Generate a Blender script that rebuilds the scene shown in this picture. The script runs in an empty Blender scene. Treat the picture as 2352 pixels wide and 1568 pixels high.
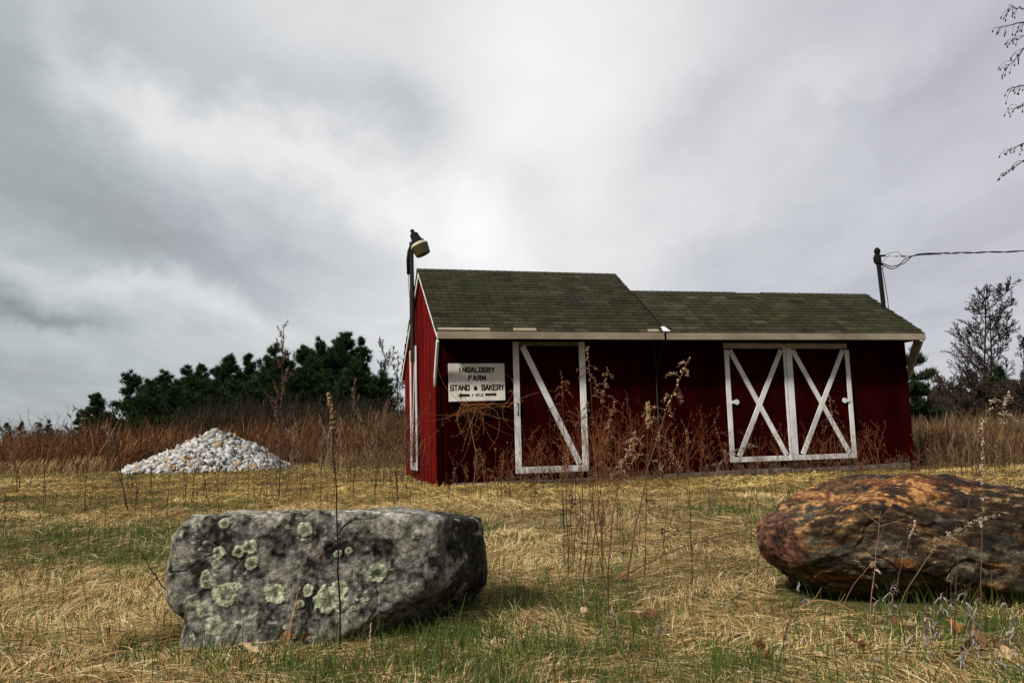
import bpy, math, random
import numpy as np
from mathutils import Vector, Matrix

rnd = random.Random(7)
rng = np.random.default_rng(11)
SC = bpy.context.scene
COL = SC.collection

# ------------------------------------------------------------------ camera
CAM_H = .75
FPX = 28 / 36 * 2352            # focal length in units of the 2352-wide survey grid
_t, _r = math.radians(7.0), math.radians(1.5)
CF = np.array([0, math.cos(_t), math.sin(_t)])
_r0 = np.array([1., 0, 0]); _u0 = np.array([0, -math.sin(_t), math.cos(_t)])
CR = _r0 * math.cos(_r) - _u0 * math.sin(_r)
CU = _u0 * math.cos(_r) + _r0 * math.sin(_r)
CO = np.array([0, 0, CAM_H])
cam = bpy.data.cameras.new('camera'); camo = bpy.data.objects.new('camera', cam); COL.objects.link(camo)
cam.lens = 28; cam.sensor_width = 36; cam.clip_start = .05; cam.clip_end = 6000
M = Matrix.Identity(4)
for i in range(3):
    M[i][0], M[i][1], M[i][2], M[i][3] = CR[i], CU[i], -CF[i], CO[i]
camo.matrix_world = M
SC.camera = camo

def ray(x, y): return CF + CR * ((x - 1176) / FPX) + CU * ((784 - y) / FPX)
def gnd(x, y, z=0.):
    d = ray(x, y); return CO + d * ((z - CAM_H) / d[2])
def at(x, y, Y):                 # survey point -> world point on the vertical plane at distance Y
    d = ray(x, y); return CO + d * (Y / d[1])

# ------------------------------------------------------------------ light
SC.view_settings.view_transform = 'Standard'
SC.view_settings.look = 'None'
SC.view_settings.gamma = 1
SC.view_settings.exposure = 0.6
SUN_AZ = (-.72, -.69); SUN_EL = math.radians(42)
sd = Vector((SUN_AZ[0], SUN_AZ[1], 0)).normalized() * math.cos(SUN_EL); sd.z = math.sin(SUN_EL)
sl = bpy.data.lights.new('sun', 'SUN'); sl.energy = 3.0; sl.angle = math.radians(6); sl.color = (1, .95, .87)
so = bpy.data.objects.new('sun', sl); COL.objects.link(so)
so.rotation_euler = sd.to_track_quat('Z', 'Y').to_euler()

class NT:
    def __init__(s, tree): s.t = tree; s.n = tree.nodes; s.l = tree.links
    def node(s, kind, **kw):
        n = s.n.new(kind)
        for k, v in kw.items(): setattr(n, k, v)
        return n
    def put(s, sock, v):
        if isinstance(v, bpy.types.NodeSocket): s.l.new(v, sock)
        elif v is not None: sock.default_value = v
    def math(s, op, a, b=None, c=None, clamp=False):
        n = s.node('ShaderNodeMath', operation=op, use_clamp=clamp)
        s.put(n.inputs[0], a); s.put(n.inputs[1], b); s.put(n.inputs[2], c); return n.outputs[0]
    def vmath(s, op, a, b=None):
        n = s.node('ShaderNodeVectorMath', operation=op); s.put(n.inputs[0], a)
        if b is not None: s.put(n.inputs[1], b)
        return n.outputs['Value'] if op in ('DOT_PRODUCT', 'LENGTH', 'DISTANCE') else n.outputs[0]
    def mix(s, f, a, b, mode='MIX'):
        n = s.node('ShaderNodeMix', data_type='RGBA', blend_type=mode)
        s.put(n.inputs[0], f); s.put(n.inputs[6], a); s.put(n.inputs[7], b); return n.outputs[2]
    def noise(s, vec, scale, detail=4, rough=.55, dist=0):
        n = s.node('ShaderNodeTexNoise'); s.put(n.inputs['Vector'], vec)
        n.inputs['Scale'].default_value = scale; n.inputs['Detail'].default_value = detail
        n.inputs['Roughness'].default_value = rough; n.inputs['Distortion'].default_value = dist
        return n.outputs[0]
    def ramp(s, f, lo, hi, a=0., b=1., smooth=False):
        n = s.node('ShaderNodeMapRange', interpolation_type='SMOOTHSTEP' if smooth else 'LINEAR')
        s.put(n.inputs[0], f)
        for i, v in enumerate((lo, hi, a, b)): n.inputs[i + 1].default_value = v
        return n.outputs[0]
    def scale(s, vec, v):
        n = s.node('ShaderNodeVectorMath', operation='MULTIPLY'); s.put(n.inputs[0], vec); n.inputs[1].default_value = v
        return n.outputs[0]

W = bpy.data.worlds.new('World'); SC.world = W; W.use_nodes = True
W.node_tree.nodes.clear(); k = NT(W.node_tree)
tc = k.node('ShaderNodeTexCoord').outputs['Generated']
sky = k.node('ShaderNodeTexSky', sky_type='NISHITA', sun_disc=False)
sky.sun_elevation = SUN_EL; sky.sun_rotation = math.atan2(sd.x, sd.y)
sep = k.node('ShaderNodeSeparateXYZ'); k.l.new(tc, sep.inputs[0])
zz = k.math('ADD', k.math('MAXIMUM', sep.outputs[2], 0.), .13)
cx = k.math('DIVIDE', sep.outputs[0], zz); cy = k.math('DIVIDE', sep.outputs[1], zz)
cmb = k.node('ShaderNodeCombineXYZ'); k.l.new(cx, cmb.inputs[0]); k.l.new(cy, cmb.inputs[1])
n1 = k.noise(k.scale(cmb.outputs[0], (1.0, .33, 1)), 1.0, 2, .45, .4)
n2 = k.noise(k.scale(cmb.outputs[0], (1.8, .5, 1)), 1.6, 3, .45, .5)
n3 = k.noise(k.scale(cmb.outputs[0], (1, .6, 1)), 4.2, 7, .62, .35)
val = k.math('ADD', k.math('MULTIPLY', k.math('SUBTRACT', n1, .5), .16), .49)
val = k.math('ADD', val, k.math('MULTIPLY', k.math('SUBTRACT', n2, .5), .10))
val = k.math('ADD', val, k.math('MULTIPLY', k.math('SUBTRACT', n3, .5), .11))
def lobe(x, y, rad, amp):
    global val
    d = ray(x, y); d = d / np.linalg.norm(d)
    pw = math.log(.5) / math.log(math.cos(rad / FPX))
    o = k.math('POWER', k.math('MAXIMUM', k.vmath('DOT_PRODUCT', tc, tuple(d)), 0.), pw)
    val = k.math('ADD', val, k.math('MULTIPLY', o, amp))
wob = k.math('MULTIPLY', k.math('SUBTRACT', k.noise(tc, 4.0, 6, .6), .5), .26)
def streak(x0, y0, x1, y1, wid, amp):
    """a soft elongated cloud band between two sky directions"""
    global val
    c = ray((x0 + x1) / 2, (y0 + y1) / 2); c /= np.linalg.norm(c)
    e = ray(x1, y1) - ray(x0, y0); e -= c * (e @ c); L = np.linalg.norm(e); a = e / L; b = np.cross(c, a)
    dc = k.math('MAXIMUM', k.vmath('DOT_PRODUCT', tc, tuple(c)), .02)
    u = k.math('DIVIDE', k.math('DIVIDE', k.vmath('DOT_PRODUCT', tc, tuple(a)), dc), L * .62)
    v = k.math('DIVIDE', k.math('ADD', k.math('DIVIDE', k.vmath('DOT_PRODUCT', tc, tuple(b)), dc), wob), wid / FPX)
    q = k.math('ADD', k.math('MULTIPLY', u, u), k.math('MULTIPLY', v, v))
    g = k.math('POWER', 2.718, k.math('MULTIPLY', q, -1.0))
    val = k.math('ADD', val, k.math('MULTIPLY', g, amp * .85))
LOBES = [(1260, 40, 360, .19), (1340, 330, 260, .05), (120, 60, 170, -.05), (-20, 280, 240, -.10), (1180, 560, 200, .08), (2330, 700, 350, -.02), (100, 940, 260, -.10), (1100, 740, 260, .05), (620, 20, 200, .06)]
STREAKS = [(180, 20, 430, 290, 75, .17), (440, 240, 900, 540, 80, .15), (760, 380, 1150, 640, 90, .10), (480, 130, 800, 330, 70, -.08), (850, 190, 1000, 320, 90, -.13), (60, 320, 370, 560, 80, -.03),
           (290, 480, 640, 710, 85, -.12), (0, 590, 480, 690, 45, .13), (450, 690, 700, 730, 45, .10), (-60, 690, 250, 760, 30, -.15), (0, 780, 400, 830, 50, .05), (240, 740, 860, 790, 60, .07),
           (1720, 170, 1500, 340, 70, -.09), (2060, 60, 1780, 210, 70, .08), (2230, 60, 1960, 240, 80, -.09), (1160, 470, 1290, 470, 80, -.08), (1500, 590, 1700, 560, 60, -.06), (1350, 620, 1800, 450, 90, .05)]
for L in STREAKS: streak(*L)
for L in LOBES: lobe(*L)
val = k.math('ADD', k.math('MULTIPLY', k.math('SUBTRACT', val, .47), 1.2), .445)
val = k.math('MAXIMUM', val, .12)
side = k.ramp(sep.outputs[0], -.5, .5)
tint = k.mix(side, (.92, .995, 1.03, 1), (.985, .975, 1.08, 1))
tint = k.mix(k.ramp(val, .42, .62), tint, (1, 1, 1, 1))
cloud = k.mix(1, tint, val, 'MULTIPLY')
skyd = k.scale(sky.outputs[0], (.1, .1, .1))
allsky = k.mix(.94, skyd, cloud)
# unseen low sky behind the viewer, dimmed to deepen shade under the eave
behind = k.math('MULTIPLY', k.ramp(sep.outputs[1], .15, -.35, 0, 1, True), k.ramp(sep.outputs[2], .75, .1, 0, 1, True))
allsky = k.mix(1, allsky, k.ramp(behind, 0, 1, 1, .32), 'MULTIPLY')
bg = k.node('ShaderNodeBackground'); k.l.new(allsky, bg.inputs[0]); bg.inputs[1].default_value = .84
wo = k.node('ShaderNodeOutputWorld'); k.l.new(bg.outputs[0], wo.inputs[0])

# ------------------------------------------------------------------ helpers
def tag(o, label=None, cat=None, group=None, kind=None):
    if label: o['label'] = label
    if cat: o['category'] = cat
    if group: o['group'] = group
    if kind: o['kind'] = kind
    return o

def empty(name, loc=(0, 0, 0), rz=0):
    o = bpy.data.objects.new(name, None); COL.objects.link(o); o.location = loc; o.rotation_euler = (0, 0, rz)
    o.empty_display_size = .2
    return o

def npmesh(name, V, F, mat, parent=None, col=None, smooth=False):
    """V (n,3); F (m,k) array of one polygon size, or a list of such arrays; col (n,3)"""
    V = np.ascontiguousarray(V, dtype=np.float32)
    Fs = F if isinstance(F, list) else [F]
    me = bpy.data.meshes.new(name)
    me.vertices.add(len(V)); me.vertices.foreach_set('co', V.ravel())
    idx = np.concatenate([f.ravel() for f in Fs]).astype(np.int32)
    cnt = np.concatenate([np.full(len(f), f.shape[1], dtype=np.int32) for f in Fs])
    st = np.concatenate([[0], np.cumsum(cnt)[:-1]]).astype(np.int32)
    me.loops.add(len(idx)); me.loops.foreach_set('vertex_index', idx)
    me.polygons.add(len(cnt)); me.polygons.foreach_set('loop_start', st); me.polygons.foreach_set('loop_total', cnt)
    if smooth: me.polygons.foreach_set('use_smooth', np.ones(len(cnt), dtype=bool))
    me.update(calc_edges=True)
    if col is not None:
        a = me.color_attributes.new('Col', 'FLOAT_COLOR', 'POINT')
        c = np.ones((len(V), 4), dtype=np.float32); c[:, :3] = col
        a.data.foreach_set('color', c.ravel())
    me.materials.append(mat)
    o = bpy.data.objects.new(name, me); COL.objects.link(o)
    if parent is not None: o.parent = parent
    return o

class MB:
    """collects boxes, tubes, prisms as one mesh"""
    def __init__(s): s.v = []; s.f = []; s.c = []; s.n = 0
    def add(s, V, F, c=(1, 1, 1)):
        V = np.asarray(V, float)
        s.v.append(V); s.f += [tuple(i + s.n for i in f) for f in F]; s.c.append(np.tile(np.array(c, float), (len(V), 1))); s.n += len(V)
    def box(s, x0, x1, y0, y1, z0, z1, c=(1, 1, 1)):
        V = [(x, y, z) for z in (z0, z1) for y in (y0, y1) for x in (x0, x1)]
        s.add(V, [(0, 2, 3, 1), (4, 5, 7, 6), (0, 1, 5, 4), (2, 6, 7, 3), (0, 4, 6, 2), (1, 3, 7, 5)], c)
    def hexa(s, A, B, c=(1, 1, 1)):      # two quads, A bottom ring, B top ring
        s.add(list(A) + list(B), [(3, 2, 1, 0), (4, 5, 6, 7), (0, 1, 5, 4), (1, 2, 6, 5), (2, 3, 7, 6), (3, 0, 4, 7)], c)
    def board(s, p, q, width, y0, y1, c=(1, 1, 1)):   # board in the x-z plane between p and q, thickness y0..y1
        p = np.array(p, float); q = np.array(q, float); d = (q - p) / np.linalg.norm(q - p); nrm = np.array([-d[1], d[0]]) * width / 2
        r = [p - nrm, p + nrm, q + nrm, q - nrm]
        s.hexa([(a[0], y0, a[1]) for a in r], [(a[0], y1, a[1]) for a in r], c)
    def tube(s, pts, rad, n=8, c=(1, 1, 1), cap=True):
        pts = np.array(pts, float); m = len(pts); rad = np.broadcast_to(rad, m)
        T = np.gradient(pts, axis=0); T /= np.linalg.norm(T, axis=1)[:, None] + 1e-9
        a = np.cross(T[0], (0, 0, 1.) if abs(T[0][2]) < .9 else (1., 0, 0)); V = []
        for i in range(m):
            a = a - T[i] * (a @ T[i]); a /= np.linalg.norm(a) + 1e-9; b = np.cross(T[i], a)
            for j in range(n):
                t = 2 * math.pi * j / n; V.append(pts[i] + (a * math.cos(t) + b * math.sin(t)) * rad[i])
        F = [(i * n + j, i * n + (j + 1) % n, (i + 1) * n + (j + 1) % n, (i + 1) * n + j) for i in range(m - 1) for j in range(n)]
        if cap: F += [tuple(range(n))[::-1], tuple((m - 1) * n + j for j in range(n))]
        s.add(V, F, c)
    def lathe(s, prof, axis_o, axis_d, n=20, c=(1, 1, 1)):
        o = np.array(axis_o, float); d = np.array(axis_d, float); d /= np.linalg.norm(d)
        a = np.cross(d, (0, 1, 0.01)); a /= np.linalg.norm(a); b = np.cross(d, a); V = []
        for h, r in prof:
            for j in range(n):
                t = 2 * math.pi * j / n; V.append(o + d * h + (a * math.cos(t) + b * math.sin(t)) * r)
        m = len(prof)
        F = [(i * n + j, i * n + (j + 1) % n, (i + 1) * n + (j + 1) % n, (i + 1) * n + j) for i in range(m - 1) for j in range(n)]
        F += [tuple(range(n))[::-1], tuple((m - 1) * n + j for j in range(n))]
        s.add(V, F, c)
    def build(s, name, mat, parent=None, smooth=False, bevel=0):
        me = bpy.data.meshes.new(name); V = np.concatenate(s.v)
        me.from_pydata([tuple(x) for x in V], [], s.f); me.update()
        a = me.color_attributes.new('Col', 'FLOAT_COLOR', 'POINT')
        c = np.ones((len(V), 4), dtype=np.float32); c[:, :3] = np.concatenate(s.c); a.data.foreach_set('color', c.ravel())
        if smooth: me.polygons.foreach_set('use_smooth', np.ones(len(me.polygons), dtype=bool))
        me.materials.append(mat)
        o = bpy.data.objects.new(name, me); COL.objects.link(o)
        if parent is not None: o.parent = parent
        if bevel:
            b = o.modifiers.new('bevel', 'BEVEL'); b.width = bevel; b.segments = 1; b.limit_method = 'ANGLE'
        return o

def _hash(i, j, l, seed):
    with np.errstate(over='ignore'):
        n = (i.astype(np.uint32) * np.uint32(374761393) + j.astype(np.uint32) * np.uint32(668265263)
             + l.astype(np.uint32) * np.uint32(2246822519) + np.uint32(seed * 3266489917 & 0xffffffff))
        n = (n ^ (n >> np.uint32(13))) * np.uint32(1274126177); n = n ^ (n >> np.uint32(16))
        n = n * np.uint32(2654435761); n = n ^ (n >> np.uint32(15))
    return n.astype(np.float64) / 4294967295.0 * 2 - 1
def vnoise(P, seed=0):
    P = np.asarray(P, float)
    if P.shape[1] == 2: P = np.c_[P, np.zeros(len(P))]
    I = np.floor(P).astype(np.int64); f = P - I; f = f * f * (3 - 2 * f); r = 0
    for a in (0, 1):
        for b in (0, 1):
            for c in (0, 1):
                w = (f[:, 0] if a else 1 - f[:, 0]) * (f[:, 1] if b else 1 - f[:, 1]) * (f[:, 2] if c else 1 - f[:, 2])
                r = r + w * _hash(I[:, 0] + a, I[:, 1] + b, I[:, 2] + c, seed)
    return r
def fbm(P, octv=4, seed=0, gain=.5):
    r = 0; a = 1; t = 0; P = np.asarray(P, float)
    for o in range(octv): r = r + a * vnoise(P * 2. ** o + o * 7.3, seed + o); t += a; a *= gain
    return r / t
def sstep(x, a, b):
    t = np.clip((x - a) / (b - a), 0, 1); return t * t * (3 - 2 * t)
def lerp(a, b, t): return a + (b - a) * t[:, None]

# materials
def mat_new(name):
    m = bpy.data.materials.new(name); m.use_nodes = True; m.node_tree.nodes.clear(); return m, NT(m.node_tree)
def finish(k, col, rough=.8, bump=None, bstr=.3, bdist=.01, spec=.3, metal=0, transl=None):
    p = k.node('ShaderNodeBsdfPrincipled'); k.put(p.inputs['Base Color'], col); k.put(p.inputs['Roughness'], rough)
    p.inputs['Specular IOR Level'].default_value = spec; p.inputs['Metallic'].default_value = metal
    if bump is not None:
        b = k.node('ShaderNodeBump'); b.inputs['Strength'].default_value = bstr; b.inputs['Distance'].default_value = bdist
        k.l.new(bump, b.inputs['Height']); k.l.new(b.outputs[0], p.inputs['Normal'])
    out = k.node('ShaderNodeOutputMaterial'); sh = p.outputs[0]
    if transl:
        t = k.node('ShaderNodeBsdfTranslucent'); k.put(t.inputs[0], col)
        mx = k.node('ShaderNodeMixShader'); mx.inputs[0].default_value = transl
        k.l.new(sh, mx.inputs[1]); k.l.new(t.outputs[0], mx.inputs[2]); sh = mx.outputs[0]
    k.l.new(sh, out.inputs[0])
def attr_mat(name, rough=.85, spec=.15, transl=None, noise=0, nscale=40, bump=0, bscale=60, bdist=.004):
    m, k = mat_new(name); a = k.node('ShaderNodeAttribute', attribute_name='Col').outputs[0]
    tc = k.node('ShaderNodeTexCoord').outputs['Object']
    if noise:
        n = k.noise(tc, nscale, 4, .6); a = k.mix(1, a, k.ramp(n, .34, .66, 1 - noise, 1 + noise), 'MULTIPLY')
        if nscale > 80: n = k.noise(tc, nscale * .3, 5, .7); a = k.mix(1, a, k.ramp(n, .36, .64, 1 - noise * .7, 1 + noise * .7), 'MULTIPLY')
    b = k.noise(tc, bscale, 5, .65) if bump else None
    finish(k, a, rough, b, bump, bdist, spec, transl=transl); return m
def wood_mat(name, base, dark, worn, streak=(30, 30, 1.6), wornlo=.62, worn_amt=.7, rough=.75, speck=None, grime=None):
    m, k = mat_new(name); tc = k.node('ShaderNodeTexCoord').outputs['Object']
    tint = k.node('ShaderNodeAttribute', attribute_name='Col').outputs[0]
    g = k.noise(k.scale(tc, streak), 1, 6, .65); g2 = k.noise(tc, 1.3, 4, .6); g3 = k.noise(k.scale(tc, tuple(s * 2.7 for s in streak)), 1, 4, .7)
    c = k.mix(k.ramp(g, .3, .7), (*dark, 1), (*base, 1))
    c = k.mix(k.math('MULTIPLY', k.ramp(g3, wornlo, wornlo + .12), worn_amt), c, (*worn, 1))
    c = k.mix(1, c, k.ramp(g2, .3, .7, .65, 1.25), 'MULTIPLY')
    c = k.mix(1, c, tint, 'MULTIPLY')
    if speck:
        s1 = k.noise(k.scale(tc, speck[0]), 1, 3, .6); c = k.mix(k.ramp(s1, speck[1], speck[1] + .03), c, (*speck[2], 1))
    if grime:
        s2 = k.noise(tc, 6, 5, .7); c = k.mix(k.math('MULTIPLY', k.ramp(s2, .5, .75), .5), c, (*grime, 1))
    finish(k, c, rough + .12, g, .25, .004, .02); return m

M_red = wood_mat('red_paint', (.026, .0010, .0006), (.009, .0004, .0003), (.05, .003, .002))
M_redside = wood_mat('brighter_red_paint', (.15, .006, .004), (.06, .002, .002), (.24, .025, .015))  # brighter red for the gable end boards and door
M_white = wood_mat('white_trim_paint', (.72, .72, .70), (.6, .59, .56), (.3, .26, .2), wornlo=.68, worn_amt=.6, grime=(.45, .42, .36))
M_cream = wood_mat('cream_fascia_paint', (.31, .255, .185), (.25, .205, .15), (.3, .22, .15), streak=(1.6, 30, 30), wornlo=.7,
                   speck=((9, 40, 55), .70, (.02, .012, .008)))
M_grey = wood_mat('grey_weathered_timber', (.20, .18, .16), (.08, .07, .06), (.36, .33, .3), streak=(1.5, 30, 30))
M_darkwood = wood_mat('dark_bare_timber', (.03, .02, .014), (.012, .008, .006), (.06, .04, .02))
M_black = attr_mat('dark_paint', .9, .02)

# ------------------------------------------------------------------ ground
SHY = math.radians(14)
SU = np.array([math.cos(SHY), math.sin(SHY)]); SW = np.array([-math.sin(SHY), math.cos(SHY)])
P0 = gnd(1005, 1117); P0[2] = 0
def shed_local(x, y):
    qx, qy = x - P0[0], y - P0[1]; return qx * SU[0] + qy * SU[1], qx * SW[0] + qy * SW[1]
def gh(x, y):
    x = np.asarray(x, float); y = np.asarray(y, float); P = np.c_[x.ravel(), y.ravel()]
    h = .03 * fbm(P * 1.6, 3, 5) + .05 * fbm(P * .23, 2, 9)
    a, w = shed_local(P[:, 0], P[:, 1])
    near = sstep(np.abs(w - 2.2), 3.4, 2.3) * sstep(np.abs(a - 4.7), 6.0, 4.8)
    h = h * (1 - near) - .02 * near
    return h.reshape(x.shape)

def build_ground():
    ys = np.concatenate([np.linspace(-6, 1.5, 16), np.geomspace(1.7, 60, 260), np.geomspace(64, 4000, 40)])
    us = np.linspace(-1, 1, 261); us = np.sign(us) * np.abs(us) ** 1.3
    Y, Uu = np.meshgrid(ys, us, indexing='ij'); X = Uu * (6 + np.maximum(Y, 0) * 1.6)
    Z = gh(X, Y); n, m = Y.shape
    I = np.arange(n * m).reshape(n, m); F = np.stack([I[:-1, :-1], I[:-1, 1:], I[1:, 1:], I[1:, :-1]], -1).reshape(-1, 4)
    m_, k = mat_new('field_soil'); tc = k.node('ShaderNodeTexCoord').outputs['Object']
    a = k.noise(tc, 38, 6, .7); b = k.noise(tc, 1.1, 4, .6); c = k.noise(tc, 9, 4, .6)
    col = k.mix(k.ramp(a, .35, .65), (.030, .018, .008, 1), (.22, .15, .06, 1))
    col = k.mix(k.math('MULTIPLY', k.ramp(b, .45, .6), k.ramp(c, .3, .6)), col, (.055, .075, .018, 1))
    finish(k, col, .95, a, .6, .02, .1)
    o = npmesh('ground', np.c_[X.ravel(), Y.ravel(), Z.ravel()], F, m_, smooth=True)
    tag(o, kind='structure')
build_ground()

def greenness(x, y):
    P = np.c_[x, y]
    g = fbm(P * .8, 3, 31) * .9 + fbm(P * 3, 2, 44) * .45
    g += 1.0 * np.exp(-(((x + 2.6) / 1.7) ** 2 + ((y - 6.2) / 1.3) ** 2))
    g += .55 * np.exp(-(((x + 7) / 3.0) ** 2 + ((y - 10.) / 3.0) ** 2)) + .45 * sstep(y, 14, 20) * sstep(-x, 1, 3)
    g += .7 * np.exp(-(((x + 4.5) / 2.5) ** 2 + ((y - 7.5) / 1.2) ** 2)) + .5 * np.exp(-(((x - 2.3) / .6) ** 2 + ((y - 6.6) / 1.6) ** 2)) + .10 * np.exp(-(((x - 1.2) / 1.2) ** 2 + ((y - 2.6) / .7) ** 2))
    g -= .8 * np.exp(-(((x + 1.9) / .9) ** 2 + ((y - 3.9) / .9) ** 2)) + .5 * np.exp(-(((x - .3) / 1.2) ** 2 + ((y - 5.5) / 1.6) ** 2))
    return g

# ------------------------------------------------------------------ shed
def planks(mb, u0, u1, zt, w0, w1, along='x', pw=.19, at0=0., gap=.005, tw=.25, holes=()):
    """vertical boards from u0 to u1; zt(u) top height; w0..w1 thickness"""
    u = u0
    while u < u1 - .01:
        b = min(u + pw * rnd.uniform(.9, 1.1), u1); d = rnd.uniform(-.004, .004); t = 1 + rnd.uniform(-tw, tw)
        za, zb = zt(u), zt(b - gap); zl = at0 + rnd.uniform(-.01, .01)
        if along == 'x':
            A = [(u, w0, zl), (b - gap, w0, zl), (b - gap, w0, zb), (u, w0, za)]; B = [(u, w1 + d, zl), (b - gap, w1 + d, zl), (b - gap, w1 + d, zb), (u, w1 + d, za)]
        else:
            A = [(w0, u, zl), (w0, b - gap, zl), (w0, b - gap, zb), (w0, u, za)]; B = [(w1 + d, u, zl), (w1 + d, b - gap, zl), (w1 + d, b - gap, zb), (w1 + d, u, za)]
        mb.hexa(A, B, (t, t, t)); u = b

def shingles(a0, a1, w_e, z_e, w_r, z_r, tone, name, parent, zslope=0.):
    """one roof face of three-tab asphalt shingles; e = eave edge, r = ridge edge"""
    L = math.hypot(w_r - w_e, z_r - z_e); dw, dz = (w_r - w_e) / L, (z_r - z_e) / L
    sg = 1 if dw > 0 else -1
    nw, nz = -dz * sg, dw * sg            # outward normal in (w,z)
    e = .14; V = []; Fq = []; C = []; n = 0; i = 0; s = -.015
    def pt(a, s, h): return (a, w_e + dw * s + nw * h, z_e + dz * s + nz * h + zslope * (a - a0))
    while s < L - .01:
        s1 = min(s + e + .012, L); off = (i % 2) * .15 + rnd.uniform(-.01, .01); u = a0 - off; rowj = rnd.uniform(-.003, .003)
        rt = 1 + rnd.uniform(-.12, .12)
        while u < a1:
            b = u + .302; ua = max(u + .003, a0 - .015 + rnd.uniform(0, .012)); ub = min(b - .010, a1 + .015 - rnd.uniform(0, .012)); u = b
            if ub - ua < .02: continue
            h = .018 + rnd.uniform(0, .006); lift = rnd.uniform(0, .004)
            sa = s + rowj + rnd.uniform(-.003, .003)
            P = [pt(ua, sa, h), pt(ub, sa, h + lift), pt(ub, s1, .006), pt(ua, s1, .006), pt(ua, sa, .0), pt(ub, sa, .0)]
            V += P; Fq += [(n, n + 1, n + 2, n + 3), (n + 4, n + 5, n + 1, n)]; n += 6
            t = rt * (1 + rnd.gauss(0, .22)); g = rnd.uniform(-.1, .16)
            if rnd.random() < .14: t *= 1.45
            C += [(tone[0] * t * (1 - g * .5), tone[1] * t, tone[2] * t * (1 - g))] * 6
        s += e; i += 1
    return npmesh(name, np.array(V), np.array(Fq), M_shingle, parent, np.array(C))

mS, k = mat_new('mossy_asphalt_shingle'); M_shingle = mS
a_ = k.node('ShaderNodeAttribute', attribute_name='Col').outputs[0]; tc_ = k.node('ShaderNodeTexCoord').outputs['Object']
gr = k.noise(tc_, 160, 3, .7); ms = k.noise(tc_, 1.7, 6, .65, .3); st = k.noise(k.scale(tc_, (2.2, .5, .5)), 2.2, 5, .7); fm = k.noise(tc_, 28, 4, .6)
c_ = k.mix(k.ramp(k.math('ADD', k.math('MULTIPLY', fm, .5), ms), .72, .95), a_, (.030, .036, .010, 1))
c_ = k.mix(k.math('MULTIPLY', k.ramp(st, .5, .72), .75), c_, (.014, .012, .007, 1))
c_ = k.mix(1, c_, k.ramp(gr, .2, .8, .45, 1.6), 'MULTIPLY')
finish(k, c_, .95, gr, .5, .004, .15)

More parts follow.
